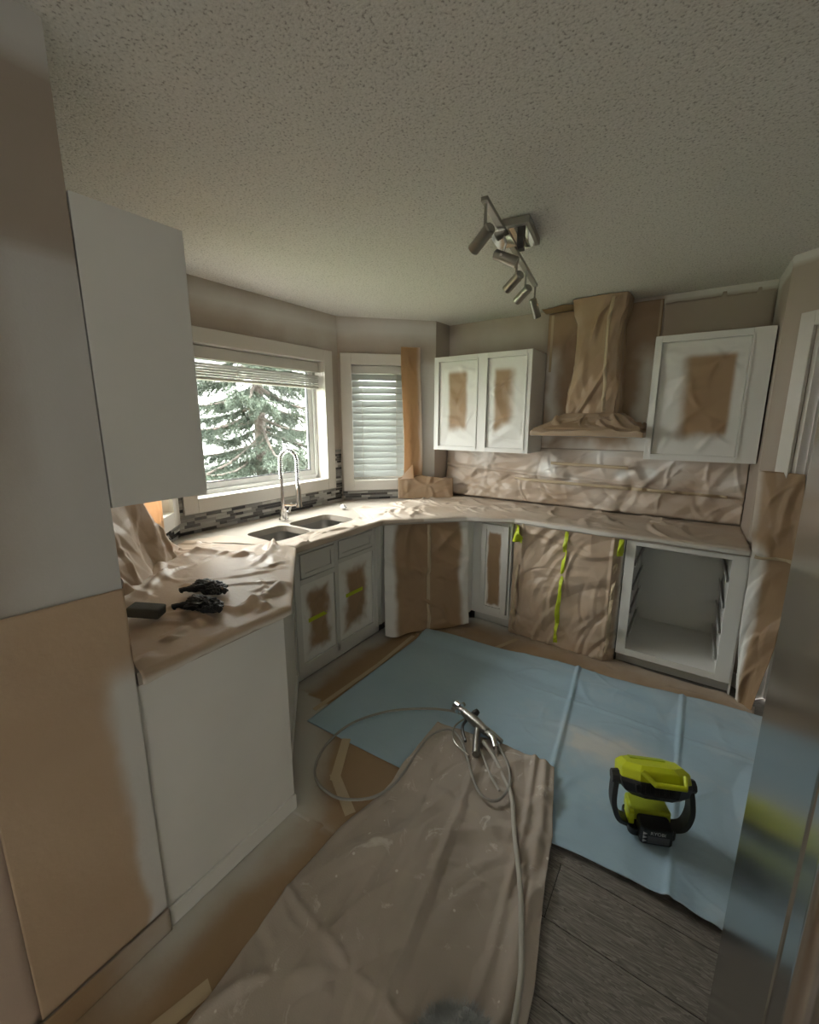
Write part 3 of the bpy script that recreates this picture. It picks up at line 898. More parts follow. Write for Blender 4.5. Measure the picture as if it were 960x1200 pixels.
wp = sheet('masking_paper', PB, 260, 80, 'paper_pink', bs, label='creased overspray-dusted masking paper covering the backsplash behind the range wall counter', cat='paper')
sheet('tape', lambda u, v: tuple(np.array(PB(.30 + .66 * v, .42 + .05 * u - .03 * v)) + np.array([0, -.002, 0]).reshape(3, 1, 1)), 3, 160, 'tape', parent=wp, thick=.0006)
sheet('tape', lambda u, v: tuple(np.array(PB(.44 + .25 * v, .74 + .05 * u - .01 * v)) + np.array([0, -.002, 0]).reshape(3, 1, 1)), 3, 80, 'tape', parent=wp, thick=.0006)


def PW(xa, xb, za, zb, seed, off=3.508, amp=.008):
    def g(u, v):
        x = xa + (xb - xa) * u; z = za + (zb - za) * v
        h = crumple(x, z, seed, 20, amp, .3) + .006 * vnoise(x * 5, z * 5, seed)
        return x, off - np.clip(h, 0, .05), z
    return g


def ws(u, v, p):
    x, z = p[..., 0], p[..., 2]
    n_ = .10 * (vnoise(x * 7, z * 5, 22) - .5)
    l = np.exp(-((x + 1.02 + n_) / .055) ** 2) * sm(z, 1.35, 1.5) * (1 - sm(z, 2.05, 2.2))
    r_ = sm(x + n_, -.48, -.36) * (1 - sm(z, 1.95, 2.2))
    b_ = (1 - sm(z + n_ * 2, 1.36, 1.5)) * .8
    return np.maximum(np.maximum(l, r_), b_) * .85 + .05


wb = sheet('masking_paper', PW(-1.078, -.306, 1.385, 2.415, 61), 80, 100, 'paper', ws, label='large brown masking paper on the wall behind the wrapped range hood', cat='paper')
MB().box(-1.055, -1.035, 3.496, 3.498, 1.98, 2.40).build('tape', 'tape', wb)
MB().box(-.325, -.312, 3.496, 3.498, 2.05, 2.41).build('tape', 'tape', wb)
# folded paper flap on the ceiling left of the chimney
def PFl(u, v):
    return -1.10 + .30 * u, 3.50 - (.12 + .03 * u) * v, 2.418 + .012 * v - .006 * np.sin(u * 9) * v
sheet('masking_paper', PFl, 24, 12, 'paper', lambda u, v, p: 0 * u, label='small brown paper flap folded along the ceiling left of the wrapped chimney', cat='paper')
# brown paper above the right wall cabinet, torn at its upper edge
def PT(u, v):
    x = -.296 + .57 * u; z = 2.128 + (.250 + .012 * vnoise(u * 8, v * 0, 5) + .025 * (np.abs(u - .56) < .02) + .025 * (np.abs(u - .87) < .02)) * v
    return x, 3.512 - .003 * vnoise(x * 8, z * 8, 3), z
sheet('masking_paper', PT, 120, 20, 'paper_taupe' if 'paper_taupe' in M else 'wall', lambda u, v, p: .05 + 0 * u, label='taupe strip of paper with torn top edge above the single wall cabinet', cat='paper')

# paper over the right side of the small window, lit from behind
def PG(u, v):
    z = .915 + 1.30 * v; s = .545 + .17 * u + .012 * np.sin(v * 5)
    s = s + np.where(v < .14, (.02 - .0) * (1 - v / .14) * (1 - u), 0)
    h = .03 + crumple(s, z, 71, 12, .008, .3, R(85), .3) + .004 * np.sin(z * 11)
    return FB.np(s, z, np.clip(h, .026, .06))


sheet('masking_paper', PG, 30, 150, 'paper_thin', lambda u, v, p: .75 * sm(u + .15 * (vnoise(v * 9, u * 4, 3) - .5), .75, .95) * sm(v, .12, .3), label='tall brown masking paper strip glowing over the edge of the small window', cat='paper')


def PG2(u, v):
    s = .50 + .50 * u; z = .915 + (.16 + .05 * np.sin(u * 3) * (1 - u) + .03 * (vnoise(u * 8, u * 0, 4))) * v
    h = .030 + np.clip(crumple(s, z, 73, 16, .014, .12), -.002, .03) + .015 * (1 - v)
    return FB.np(s, z, h + .006 + .05 * u)


sheet('masking_paper', PG2, 50, 26, 'paper', lambda u, v, p: .1 * vnoise(u * 5, v * 5, 1), label='crumpled brown paper standing on the counter at the foot of the small window', cat='paper')
def PG3(u, v):   # white-backed flap curling at the blind foot
    s = .50 + .14 * u; z = 1.085 + .13 * v * (u ** 1.2) + .012 * u
    return FB.np(s, z, .034 + .05 * (1 - v) * u)
sheet('masking_paper', PG3, 16, 16, 'paper_thin', lambda u, v, p: .5 * (1 - u), label='small curled paper flap at the foot of the closed blind', cat='paper')
# left side: lit paper over the side window and creased plastic-like paper down to the counter
def PL(u, v):
    z = .96 + 1.19 * v; s = .30 + .38 * u
    h = .03 + crumple(s, z, 81, 10, .010, .3, R(80), .3)
    return FA.np(s, z, np.clip(h, .026, .06))
sheet('masking_paper', PL, 40, 90, 'paper_thin', lambda u, v, p: 0 * u, label='orange glowing brown paper over the side window under the left upper cabinet', cat='paper')


def PL2(u, v):
    """hangs on the bay wall beside the left wall, its foot spreading over the counter"""
    st = .68 + .26 * u; sb = .30 + .66 * u; w_ = (1 - v)
    s_ = st + (sb - st) * w_ ** 1.6
    z = CT + .006 + .46 * v
    h = .062 + .05 * w_ ** 3 + np.clip(crumple(s_, z, 83, 16, .022, .30, R(62), .25) + crumple(s_, z, 84, 14, .010, .12), -.02, .05)
    return FA.np(s_, z, h)


sheet('masking_paper', PL2, 90, 60, 'paper_pink', lambda u, v, p: .1 * vnoise(u * 7, v * 7, 2), label='creased masking paper hung on the wall beneath the left upper cabinet', cat='paper')


def counter_sheet(name, F, B, nu, nv, seed, label, amp=.012, drop=.035, n=60, ang=None, wd=.22, spr=None, endd=False):
    F = np.array(F, float); B = np.array(B, float)
    d = np.r_[0, np.cumsum(np.linalg.norm(np.diff(F, axis=0), axis=1))]; d /= d[-1]
    dd = np.gradient(F, axis=0); nn = np.stack([dd[:, 1], -dd[:, 0]], 1); nn /= np.linalg.norm(nn, axis=1)[:, None]
    def g(u, v):
        fx, fy = np.interp(u, d, F[:, 0]), np.interp(u, d, F[:, 1]); bx, by = np.interp(u, d, B[:, 0]), np.interp(u, d, B[:, 1])
        t = np.clip(v / .88, 0, 1); ov = np.clip((v - .88) / .12, 0, 1)
        x = bx + (fx - bx) * t; y_ = by + (fy - by) * t
        ox, oy = fx - bx, fy - by; ln = np.hypot(ox, oy) + 1e-6
        h = crumple(x, y_, seed, n, amp, wd, ang) + amp * .5 * (vnoise(x * 5, y_ * 5, seed) - .35)
        h = np.clip(h, 0, .06) * (1 - sm(v, .80, .88) * .75) * sm(v, 0, .05)
        rag = drop * (.75 + .6 * vnoise(u * 12, u * 0, seed + 1))
        z = CT + .003 + h * (1 - ov) - rag * ov
        ed = .012 * sm(ov, 0, .25) + .006 * ov * (vnoise(u * 30, u * 0, seed + 2) - .3)
        return x + ox / ln * ed, y_ + oy / ln * ed, z
    return sheet(name, g, nu, nv, 'paper_pink', spr, label=label, cat='paper')


counter_sheet('masking_paper', [(-1.228, .450), (-1.228, .976), (-1.803, 1.492)], [(-1.73, .47), (-2.13, .86), (-2.42, 1.18)], 150, 90, 91,
              'masking paper spread over the left counter beneath gloves and sanding sponge', amp=.022, n=110, ang=R(46), wd=.22, drop=.03, spr=lambda u, v, p: .1 * vnoise(u * 5, v * 5, 5) + .6 * sm(v, .92, .98) * (u < .5))
counter_sheet('masking_paper', [(-1.803, 1.494), (-1.803, 2.27), (-1.80, 2.288), (-1.367, 2.737), (-1.05, 2.877), (-.35, 2.877), (.296, 2.877)],
              [(-1.955, 1.494), (-1.955, 2.25), (-2.22, 2.45), (-2.02, 3.20), (-1.84, 3.47), (-.35, 3.47), (.278, 3.47)], 330, 64, 93,
              'long masking paper over the counter from the sink to the right end', amp=.018, n=300, drop=.030, wd=.15, spr=lambda u, v, p: .12 + .22 * vnoise(u * 24, v * 5, 5) + .5 * sm(v, .88, .95) * (u > .35))
# counter paper piece between sink and left sheet
def PSL(u, v):
    ax, ay = poly_at([(-2.42, 1.19), (-2.12, 1.36), (-1.803, 1.492)], u); bx, by = poly_at([(-2.36, 1.40), (-2.12, 1.485), (-1.955, 1.494)], u)
    x = ax + (bx - ax) * v; y_ = ay + (by - ay) * v
    return x, y_, CT + .002 + .004 * vnoise(x * 9, y_ * 9, 3)
sheet('masking_paper', PSL, 40, 14, 'paper_pink', lambda u, v, p: .15 + 0 * u, label='narrow masking paper strip on the counter just left of the sink', cat='paper')

# paper draped at the right end of the run, over the short wall to the floor
def PR(u, v):
    lft = [(.335, 2.862, .006), (.308, 2.874, .45), (.302, 2.878, .90), (.292, 2.95, 1.0), (.286, 3.03, 1.335)]
    rgt = [(.400, 2.80, .006), (.455, 2.80, .45), (.49, 2.84, .90), (.475, 2.87, 1.0), (.47, 2.925, 1.335)]
    vz = np.array([0, .34, .67, .75, 1.0])
    out = []
    for i in range(3):
        a = np.interp(v, vz, [p[i] for p in lft]); b_ = np.interp(v, vz, [p[i] for p in rgt])
        out.append(a + (b_ - a) * u)
    h = crumple(u * .22, v * 1.33, 101, 26, .014, .22, R(75), .4) + .008 * (vnoise(u * 4, v * 8, 3) - .3)
    h = np.clip(h, 0, .05)
    return out[0] - .55 * h, out[1] - .83 * h, out[2]


pr = sheet('masking_paper', PR, 40, 170, 'paper', lambda u, v, p: (1 - sm(u + .25 * (vnoise(v * 9, u * 3, 4) - .5), .10, .38)) * (1 - sm(v, .66, .74)) + .5 * (1 - sm(u, .0, .2)) * sm(v, .7, .8),
           label='tall masking paper hanging from the counter end to the floor by the door', cat='paper')
sheet('tape', lambda u, v: tuple(np.array(PR(.02 + .96 * v, .655 + .012 * u)) + np.array([-.001, -.002, 0]).reshape(3, 1, 1)), 3, 30, 'tape', parent=pr, thick=.0006)
# white end strip (sprayed edge of the end panel)
MB().box(.299, .306, 2.89, 3.08, .006, .866).build('end_filler', 'paint', oc)

# masking paper on the lower left wall
def PWL(u, v):
    y_ = .125 + .3148 * u; z = .088 + (1.09 - .012 * u) * v
    return -1.2385 + .0035 + .004 * vnoise(y_ * 4, z * 4, 7) + .0025 * np.clip(1 - np.abs(y_ + .02 + .06 * z) / .008, 0, 1), y_, z
def wls(u, v, p):
    y_, z = p[..., 1], p[..., 2]
    e = y_ + .05 * (vnoise(z * 6, y_ * 6, 4) - .5)
    a = sm(e, .335 + .05 * (1 - z), .40) * (1 - sm(z, .88, .98))
    return np.maximum(a, .0) * .95 + .05 * vnoise(y_ * 6, z * 6, 3)
wl = sheet('masking_paper', PWL, 60, 120, 'paper_wall', wls, label='large flat masking paper taped to the lower half of the left wall', cat='paper')
sheet('masking_paper', lambda u, v: (-1.2365 + .001 * vnoise(u * 4, v * 4, 3), -.55 + .69 * u, .088 + 1.0 * v), 20, 30, 'paper_wall_b', lambda u, v, p: 0 * u,
      label='pinkish masking paper on the left wall at the lower left corner of the picture', cat='paper')
MB().box(-1.2345, -1.2335, .395, .434, .86, 1.165).build('tape', 'tape', wl)
def PWU(u, v):  # floor-to-baseboard turned up paper
    y_ = -.55 + .989 * u
    return -1.222 + .001 * vnoise(y_ * 9, v * 3, 2), y_, .004 + .088 * v
sheet('masking_paper', PWU, 60, 8, 'paper_floor', lambda u, v, p: sm(p[..., 1], .2, .38) * .5, label='strip of masking paper turned up along the foot of the left wall', cat='paper')

# ------------------------------------------------------------------ floor papers
def ruled(A, B, z, seed, amp=.003, n=12, wd=.3):
    def g(u, v):
        ax, ay = poly_len(A, u); bx, by = poly_len(B, u)
        x = ax + (bx - ax) * v; y_ = ay + (by - ay) * v
        h = np.clip(crumple(x, y_, seed, n, amp, wd), 0, amp * 1.3) + amp * .6 * vnoise(x * 4, y_ * 4, seed)
        return x, y_, z + h
    return g


def fs(u, v, p):
    x, y_ = p[..., 0], p[..., 1]
    n_ = .12 * (vnoise(x * 5, y_ * 5, 4) - .5)
    d = np.where(y_ < .96, x + 1.24, (x + y_ + .30) * .707)
    d = np.where(y_ > 1.5, x + 1.9, d)
    return .95 * (1 - sm(d + n_, .05, .20)) * sm(y_, .12, .45)


fp = sheet('floor_paper', ruled([(-1.238, -.9), (-1.238, .2), (-1.232, .96)], [(-.80, -.9), (-.80, .2), (-.80, 1.05)], .0035, 111), 60, 110 // 2, 'paper_floor', fs,
           label='brown floor paper with white overspray along the plain end panel', cat='paper')
fp2 = sheet('floor_paper', ruled([(-1.238, .93), (-1.60, 1.23), (-1.885, 1.50), (-1.885, 2.44), (-1.60, 2.80)], [(-.75, .98), (-.80, 1.3), (-.85, 1.7), (-.95, 2.3), (-1.1, 2.75)], .006, 113), 120, 80, 'paper_floor', fs,
            label='brown floor paper in front of the sink cabinet under the blue cloth', cat='paper')


def fs2(u, v, p):
    x, y_ = p[..., 0], p[..., 1]
    return (.8 * sm(y_ + .08 * (vnoise(x * 5, y_ * 5, 4) - .5), 2.80, 2.93) * (x < -1.0) + .25 * sm(y_, 2.72, 2.9) + .2 * vnoise(x * 5, y_ * 5, 6)) * .9


fp3 = sheet('floor_paper', ruled([(-1.70, 2.66), (-1.50, 2.86), (-1.36, 2.955), (.30, 2.90), (.42, 2.84)], [(-1.62, 2.45), (-1.4, 2.46), (-1.1, 2.48), (0.0, 2.60), (.40, 2.66)], .010, 115, .010, 30, .25), 160, 40, 'paper', fs2,
            label='brown floor paper along the foot of dishwasher and open cabinet', cat='paper')


def strip(parent, a, b, w, z, m='tape'):
    a, b = Vector(a), Vector(b); d = (b - a).normalized(); n_ = Vector((-d.y, d.x)) * w / 2
    MB().prism([tuple(a + n_), tuple(b + n_), tuple(b - n_), tuple(a - n_)][::-1], z, z + .0008).build('tape', m, parent)


strip(fp, (-1.09, .05), (-.99, .43), .045, .0085)
strip(fp2, (-1.22, 1.17), (-1.02, 1.06), .045, .0115); strip(fp2, (-1.32, 1.36), (-1.19, 1.14), .045, .0125)
strip(fp2, (-1.62, 1.42), (-1.60, 1.98), .03, .0115); strip(fp2, (-1.60, 1.98), (-1.62, 2.42), .03, .0125)
strip(fp3, (-1.62, 2.50), (-1.20, 2.56), .03, .0215); strip(fp3, (-1.05, 2.55), (-.95, 2.80), .03, .0235)

# ------------------------------------------------------------------ drop cloths
def PTp(u, v):
    lx, ly = poly_len([(-1.585, 1.335), (-1.575, 2.535)], v); rx, ry = poly_len([(.80, 1.45), (.56, 2.74)], v)
    x = lx + (rx - lx) * u; y_ = ly + (ry - ly) * u + .018 * np.sin(u * 11 + 1) * (1 - v) * sm(u, .45, .6) + .012 * np.sin(u * 17) * v
    h = crumple(x, y_, 121, 60, .010, .30) * sm(x, -1.1, -.7) + crumple(x, y_, 122, 110, .005, .14) * sm(x, -1.0, -.7) + .010 * vnoise(x * 4, y_ * 4, 7) * sm(x, -1.3, -.8)
    h = h + .014 * np.clip(1 - np.abs(x + .42 + .10 * (y_ - 2)) / .018, 0, 1) + .010 * np.clip(1 - np.abs(x - .08) / .016, 0, 1) + .009 * np.clip(1 - np.abs(y_ - 2.32 - .03 * x) / .016, 0, 1) * sm(x, -.8, -.5)
    h = h + .018 * np.exp(-((x - .1) / .05) ** 2) * (1 - sm(v, .0, .25)) + .012 * np.exp(-((x - .32) / .04) ** 2) * (1 - sm(v, .0, .3))
    return x, y_, .0245 * sm(y_, 2.38, 2.5) + .0115 + np.clip(h, 0, .045)


def tps(u, v, p):
    x, y_ = p[..., 0], p[..., 1]
    n_ = vnoise(x * 9, y_ * 9, 9)
    s = np.exp(-(((x + .20) / .20) ** 2 + ((y_ - 2.03) / .11) ** 2)) * 2.0 * (n_ * 1.6 - .2)
    s = s + .5 * sm(x, -.3, .3) * sm(y_, 2.40, 2.62) * n_ + .25 * sm(x, .1, .4) * n_ + .10 * (n_ > .66)
    return s * sm(x, -.9, -.5)


sheet('drop_cloth', PTp, 300, 150, 'tarp', tps, thick=.002, label='light blue plastic drop cloth spread over the kitchen floor', cat='drop cloth')


def PCv(u, v):
    lx, ly = poly_len([(-.90, -.75), (-.93, -.3), (-.965, .36), (-1.01, .99), (-.985, 1.30), (-.975, 1.70)], v)
    rx, ry = poly_len([(-.20, -.75), (-.21, -.2), (-.215, .55), (-.225, .95), (-.285, 1.42), (-.39, 1.735)], v)
    e = .015 * np.sin(v * 13) * (u - .5) * 2
    x = lx + (rx - lx) * u + e; y_ = ly + (ry - ly) * u + .02 * np.sin(u * 3.1) * v
    h = crumple(x, y_, 131, 90, .014, .34, R(70), .5) + crumple(x, y_, 133, 120, .007, .14) + .012 * vnoise(x * 4, y_ * 4, 7)
    h = h + .020 * np.clip(1 - np.abs(x + .60 + .16 * (y_ - 1.0)) / .03, 0, 1) * (1 - sm(y_, 1.0, 1.7) * .6) + .010 * np.clip(1 - np.abs(y_ - .62 + .10 * x) / .02, 0, 1)
    h = h + .016 * np.exp(-((u - .93) / .03) ** 2) + .012 * np.exp(-((u - .80 - .05 * v) / .02) ** 2)
    h = h + .012 * sm(u, .55, .57) * sm(y_, 1.52, 1.535)
    base = .0085 + .021 * sm(y_, 1.28, 1.36)
    return x, y_, base + np.clip(h, 0, .05)


sheet('drop_cloth', PCv, 170, 330, 'canvas', None, thick=.002, label='beige paint-spattered canvas drop cloth running towards the camera', cat='drop cloth')

# ------------------------------------------------------------------ refrigerator
fr = empty('refrigerator', (.185, .722, 0), label='brushed stainless steel refrigerator at the right edge', cat='refrigerator')
MB().box(.06, .78, -.50, .423, .03, 1.78).build('body', 'dark_metal', fr, bevel=.004)
MB().box(0, .055, .004, .428, .035, 1.775).build('door', 'steel', fr, bevel=.006)
MB().box(0, .055, -.505, -.004, .035, 1.775).build('door', 'steel', fr, bevel=.006)
for yy in (-.058, .035):
    if yy > 0: continue
    hb = MB().tube(smooth_path([(0.0, yy - .215, .40), (-.038, yy - .215, .43), (-.045, yy - .215, .55), (-.045, yy - .215, 1.0), (-.045, yy - .215, 1.45), (-.038, yy - .215, 1.57), (0, yy - .215, 1.60)]), .014, 12)
    hb.build('handle', 'handle', fr, smooth=True)
for dx, dy in ((.1, -.45), (.7, -.45), (.1, .36), (.7, .36)):
    MB().tube([(dx, dy, .0), (dx, dy, .032)], .02, 10).build('foot', 'black_plastic', fr)

# ------------------------------------------------------------------ track light
tl = empty('ceiling_light', (-.757, 1.985, CEIL), label='brushed nickel ceiling track light with five adjustable spot heads', cat='ceiling light')
o0 = Vector((-.757, 1.985, CEIL))
def tw(*pts): return [Vector(p) - o0 for p in pts]
ax = Vector((-.15, 1, 0)).normalized(); bx_ = Vector((1, .15, 0)).normalized()
TT = Matrix(((bx_.x, ax.x, 0, 0), (bx_.y, ax.y, 0, 0), (0, 0, 1, 0), (0, 0, 0, 1)))
MB().box(-.06, .06, -.13, .13, -.032, -.001, TT).build('canopy', 'nickel', tl, bevel=.003)
MB().box(-.045, .045, -.118, .118, -.036, -.033, TT).build('canopy_plate', 'chrome', tl)
MB().box(-.014, .014, -.02, .02, -.085, -.034, TT).build('stem', 'dark_metal', tl)
p0, p1 = Vector((-.700, 1.475, 2.352)), Vector((-.862, 2.515, 2.352))
d = (p1 - p0); ln = d.length; d.normalize()
TB = Matrix.Translation(p0 - o0) @ Matrix(((d.y, d.x, 0, 0), (-d.x, d.y, 0, 0), (0, 0, 1, 0), (0, 0, 0, 1)))
MB().box(-.0125, .0125, 0, ln, -.008, .008, TB).build('bar', 'nickel', tl, bevel=.002)
MB().box(-.05, .03, .22, .40, -.022, -.010, TB).build('glass_plate', 'chrome', tl, bevel=.002)
heads = [(.02, (-.82, .42, -.38)), (.33, (.88, .20, -.42)), (.52, (-.80, .45, -.40)), (.73, (-.78, .50, -.38)), (.995, (.12, .55, -.82))]
for t_, dr in heads:
    q = p0.lerp(p1, t_); dr = Vector(dr).normalized(); j = q + Vector((0, 0, -.105)) if t_ != .33 else q + Vector((-.02, 0, -.07))
    MB().tube([q - o0 + Vector((0, 0, -.006)), j - o0], .0055, 8).build('arm', 'nickel', tl, smooth=True)
    a_ = j - dr * .035; b_ = j + dr * .070
    hd_ = MB().tube([a_ - o0, a_ + dr * .004 - o0, b_ - o0], [.017, .021, .022], 18).build('spot_head', 'nickel', tl, smooth=True)
    MB().tube([b_ - o0 + dr * .0005, b_ + dr * .002 - o0], .018, 18).build('lamp_lens', 'lens', hd_)
    MB().tube([j - o0 - Vector((0, 0, .0)), j - o0 + dr.cross(Vector((0, 0, 1))).normalized() * .028], .006, 8).build('pivot', 'chrome', hd_)

# ------------------------------------------------------------------ faucet
fa = empty('kitchen_faucet', (-2.37, 1.885, CT), label='tall chrome spring-neck faucet standing behind the sink', cat='faucet')
MB().tube([(0, 0, 0), (0, 0, .012), (0, 0, .013), (0, 0, .085)], [.034, .034, .026, .024], 20).build('base', 'chrome', fa, smooth=True)
MB().tube([(0, 0, .085), (0, 0, .30)], .012, 14).build('riser', 'chrome', fa, smooth=True)
arc = [(0, 0, .30), (0, 0, .40)]
U = Vector((.10, .06, 0))
for i in range(1, 13):
    t_ = math.pi * i / 12; arc.append(tuple(U * (.5 - .5 * math.cos(t_)) + Vector((0, 0, .42 + .075 * math.sin(t_)))))
arc += [tuple(U + Vector((0, 0, .36))), tuple(U + Vector((0, 0, .24)))]
path = smooth_path(arc, 6)
MB().tube(path, .006, 8).build('inner_hose', 'dark_metal', fa, smooth=True)
# spring: helix round the path
coil = []; tot = len(path); turns = 38
pa = np.array([tuple(p) for p in path]); dl = np.r_[0, np.cumsum(np.linalg.norm(np.diff(pa, axis=0), axis=1))]
side = Vector((U.y, -U.x, 0)).normalized()
for i in range(turns * 10):
    t_ = i / (turns * 10 - 1) * dl[-1]
    p = Vector([np.interp(t_, dl, pa[:, c]) for c in range(3)]); p2 = Vector([np.interp(min(t_ + .005, dl[-1]), dl, pa[:, c]) for c in range(3)]); p3 = Vector([np.interp(max(t_ - .005, 0), dl, pa[:, c]) for c in range(3)])
    tg = (p2 - p3).normalized(); nn_ = side.cross(tg); an = 2 * math.pi * i / 10
    coil.append(p + (side * math.cos(an) + nn_ * math.sin(an)) * .0145)
MB().tube(coil, .0029, 5).build('spring', 'chrome', fa, smooth=True)
hd_s = MB().tube([U + Vector((0, 0, .25)), U + Vector((0, 0, .22)), U + Vector((0, 0, .12)), U + Vector((0, 0, .10))], [.014, .019, .020, .024], 16).build('spray_head', 'chrome', fa, smooth=True)
MB().tube([U + Vector((0, 0, .20)), U + Vector((0, 0, .17))], .0185, 16).build('grip', 'black_rubber', hd_s, smooth=True)
MB().tube([Vector((0, 0, .11)), U * .5 + Vector((0, 0, .11)), U + Vector((0, 0, .115))], .007, 8).build('holder_arm', 'chrome', fa, smooth=True)
MB().tube([Vector((0, .0, .055)), Vector((.01, .045, .06)), Vector((.02, .06, .12))], [.012, .009, .006], 10).build('handle', 'chrome', fa, smooth=True)

# ------------------------------------------------------------------ small things on the counter
def blob(name, loc, sc, seed, m, amp=.35, sub=4, rot=(0, 0, 0), freq=2.2, flat=None, **kw):
    bm = bmesh.new(); bmesh.ops.create_icosphere(bm, subdivisions=sub, radius=1)
    from mathutils import noise as nz_
    for v in bm.verts:
        c = v.co.copy(); n1 = nz_.noise(c * freq + Vector((seed, 0, 0))); n2 = abs(nz_.noise(c * freq * 2.3 + Vector((0, seed, 0))))
        v.co = c * (1 + amp * n1 - amp * .9 * n2)
        if flat is not None and v.co.z < flat: v.co.z = flat
    mt = Matrix.Rotation(rot[2], 4, 'Z') @ Matrix.Rotation(rot[1], 4, 'Y') @ Matrix.Rotation(rot[0], 4, 'X') @ Matrix.Diagonal((*sc, 1))
    bm.transform(mt); me = bpy.data.meshes.new(name); bm.to_mesh(me); bm.free()
    zmin = min(v.co.z for v in me.vertices)
    for v in me.vertices: v.co.z -= zmin
    o = link(name, me, m, None, 0, True, **kw); o.location = loc
    return o


def glove(loc, rz, seed, label, bend=1):
    r = empty('rubber_glove', loc, rz, label=label, cat='glove', group='black gloves on the left counter')
    o = blob('palm', (0, 0, 0), (.066, .044, .026), seed, 'black_rubber', .55, 5, flat=-.6, freq=1.7); o.parent = r
    o = blob('crumpled_fingers', (.050, -.022 * bend, 0), (.040, .034, .020), seed + 3, 'black_rubber', .55, 5, flat=-.6, freq=1.6); o.parent = r
    MB().tube(smooth_path([(.07, -.030 * bend, .012), (.088, -.040 * bend, .016), (.094, -.056 * bend, .008)], 4), [.013] * 3 + [.012] * 3 + [.009, .007, .003], 8).build('finger', 'black_rubber', r, smooth=True)
    MB().tube(smooth_path([(-.04, -.02 * bend, .014), (-.075, -.034 * bend, .018), (-.090, -.040 * bend, .012)], 4), [.014] * 3 + [.010] * 3 + [.012, .013, .008], 8).build('thumb', 'black_rubber', r, smooth=True)
    o = blob('cuff', (-.030, .020 * bend, 0), (.040, .030, .022), seed + 7, 'black_rubber', .5, 5, flat=-.6, freq=1.8); o.parent = r
    return r


glove((-1.595, .865, CT + .016), R(35), 5, 'crumpled black rubber glove on the left counter, the one nearer the window')
glove((-1.455, .765, CT + .018), R(30), 9, 'crumpled black rubber glove on the left counter, the one nearer the end panel')
sp = MB().box(-.055, .055, -.030, .030, 0, .036)
spo = sp.build('sanding_sponge', 'sponge', bevel=.006, label='dark grey sanding sponge on the left counter by the wall', cat='sanding sponge')
spo.location = (-1.555, .615, CT + .018); spo.rotation_euler = (0, R(6), R(38))
blob('foil_ball', (-2.27, 2.39, CT + .004), (.030, .022, .018), 3, 'foil', .5, 4, freq=3, label='small crumpled ball of silver foil right of the sink', cat='foil')

# ------------------------------------------------------------------ spray gun and hoses
sg = empty('spray_gun', (-.80, 1.765, .052), R(-22), label='metal airless paint spray gun lying on the blue cloth', cat='spray gun'); sg.scale = (1.5, 1.5, 1.5)
MB().tube([(-.06, 0, .02), (.0, 0, .022), (.06, 0, .02)], [.013, .018, .014], 14).build('gun_body', 'steel_satin', sg, smooth=True)
MB().tube([(-.06, 0, .02), (-.075, 0, .02), (-.078, 0, .02), (-.10, 0, .02)], [.012, .012, .020, .018], 12).build('nozzle', 'chrome', sg, smooth=True)
MB().tube([(-.088, -.025, .02), (-.088, .03, .02)], .008, 10).build('spray_tip', 'nickel', sg, smooth=True)
MB().tube(smooth_path([(.02, 0, .015), (.05, -.035, .01), (.10, -.085, .006)], 5), .012, 12).build('handle', 'steel_satin', sg, smooth=True)
MB().tube(smooth_path([(-.03, -.01, .012), (-.01, -.045, .008), (.04, -.075, .006)], 5), .005, 8).build('trigger', 'dark_metal', sg, smooth=True)
MB().tube(smooth_path([(-.04, 0, .01), (-.03, -.065, .006), (.02, -.105, .004), (.09, -.105, .004)], 5), .003, 8).build('trigger_guard', 'nickel', sg, smooth=True)
MB().tube([(.06, 0, .02), (.09, .0, .018), (.12, -.02, .014)], [.010, .012, .009], 10).build('swivel', 'chrome', sg, smooth=True)
MB().tube([(-.02, .0, .02), (-.02, .022, .03), (-.02, .034, .034)], [.012, .012, .009], 10).build('knob', 'dark_metal', sg, smooth=True)
MB().tube([(.03, .012, .018), (.07, .018, .012), (.11, .02, .010)], [.007, .009, .007], 10).build('filter_tube', 'steel_satin', sg, smooth=True)
MB().box(-.05, .03, -.004, .004, .030, .038).build('lock_plate', 'nickel', sg, bevel=.002)


def hose(name, pts, r, m, label):
    o = MB().tube(smooth_path(pts, 8), r, 10).build(name, m, smooth=True, label=label, cat='hose')
    return o


hz = hose('spray_hose', [(-.715, 1.690, .058), (-.64, 1.64, .050), (-.57, 1.57, .050), (-.49, 1.48, .052), (-.42, 1.33, .052), (-.345, 1.18, .050), (-.285, 1.03, .052), (-.245, .90, .046), (-.225, .70, .042), (-.24, .45, .040), (-.26, .1, .04)], .009, 'hose',
     'thick grey spray hose running down the canvas cloth to the bottom of the picture')
hose('whip_hose', [(-.875, 1.80, .066), (-.97, 1.80, .050), (-1.10, 1.76, .030), (-1.25, 1.64, .026), (-1.35, 1.47, .028), (-1.375, 1.32, .022), (-1.34, 1.18, .018), (-1.26, 1.095, .018), (-1.14, 1.075, .020), (-1.05, 1.10, .030), (-.97, 1.16, .042), (-.935, 1.27, .048),
                   (-.95, 1.44, .050), (-.955, 1.58, .052), (-.90, 1.67, .054), (-.82, 1.645, .056), (-.73, 1.55, .054), (-.65, 1.455, .052), (-.585, 1.41, .052), (-.53, 1.43, .052), (-.515, 1.52, .056), (-.56, 1.62, .060), (-.64, 1.70, .062), (-.69, 1.74, .062)], .006, 'hose_thin',
     'thin grey whip hose looped from the spray gun over floor paper and canvas')
hose('spray_hose', [(-.735, 1.665, .055), (-.67, 1.60, .05), (-.60, 1.525, .05), (-.545, 1.48, .048)], .0055, 'hose', 'short pale hose piece beside the spray gun on the canvas')

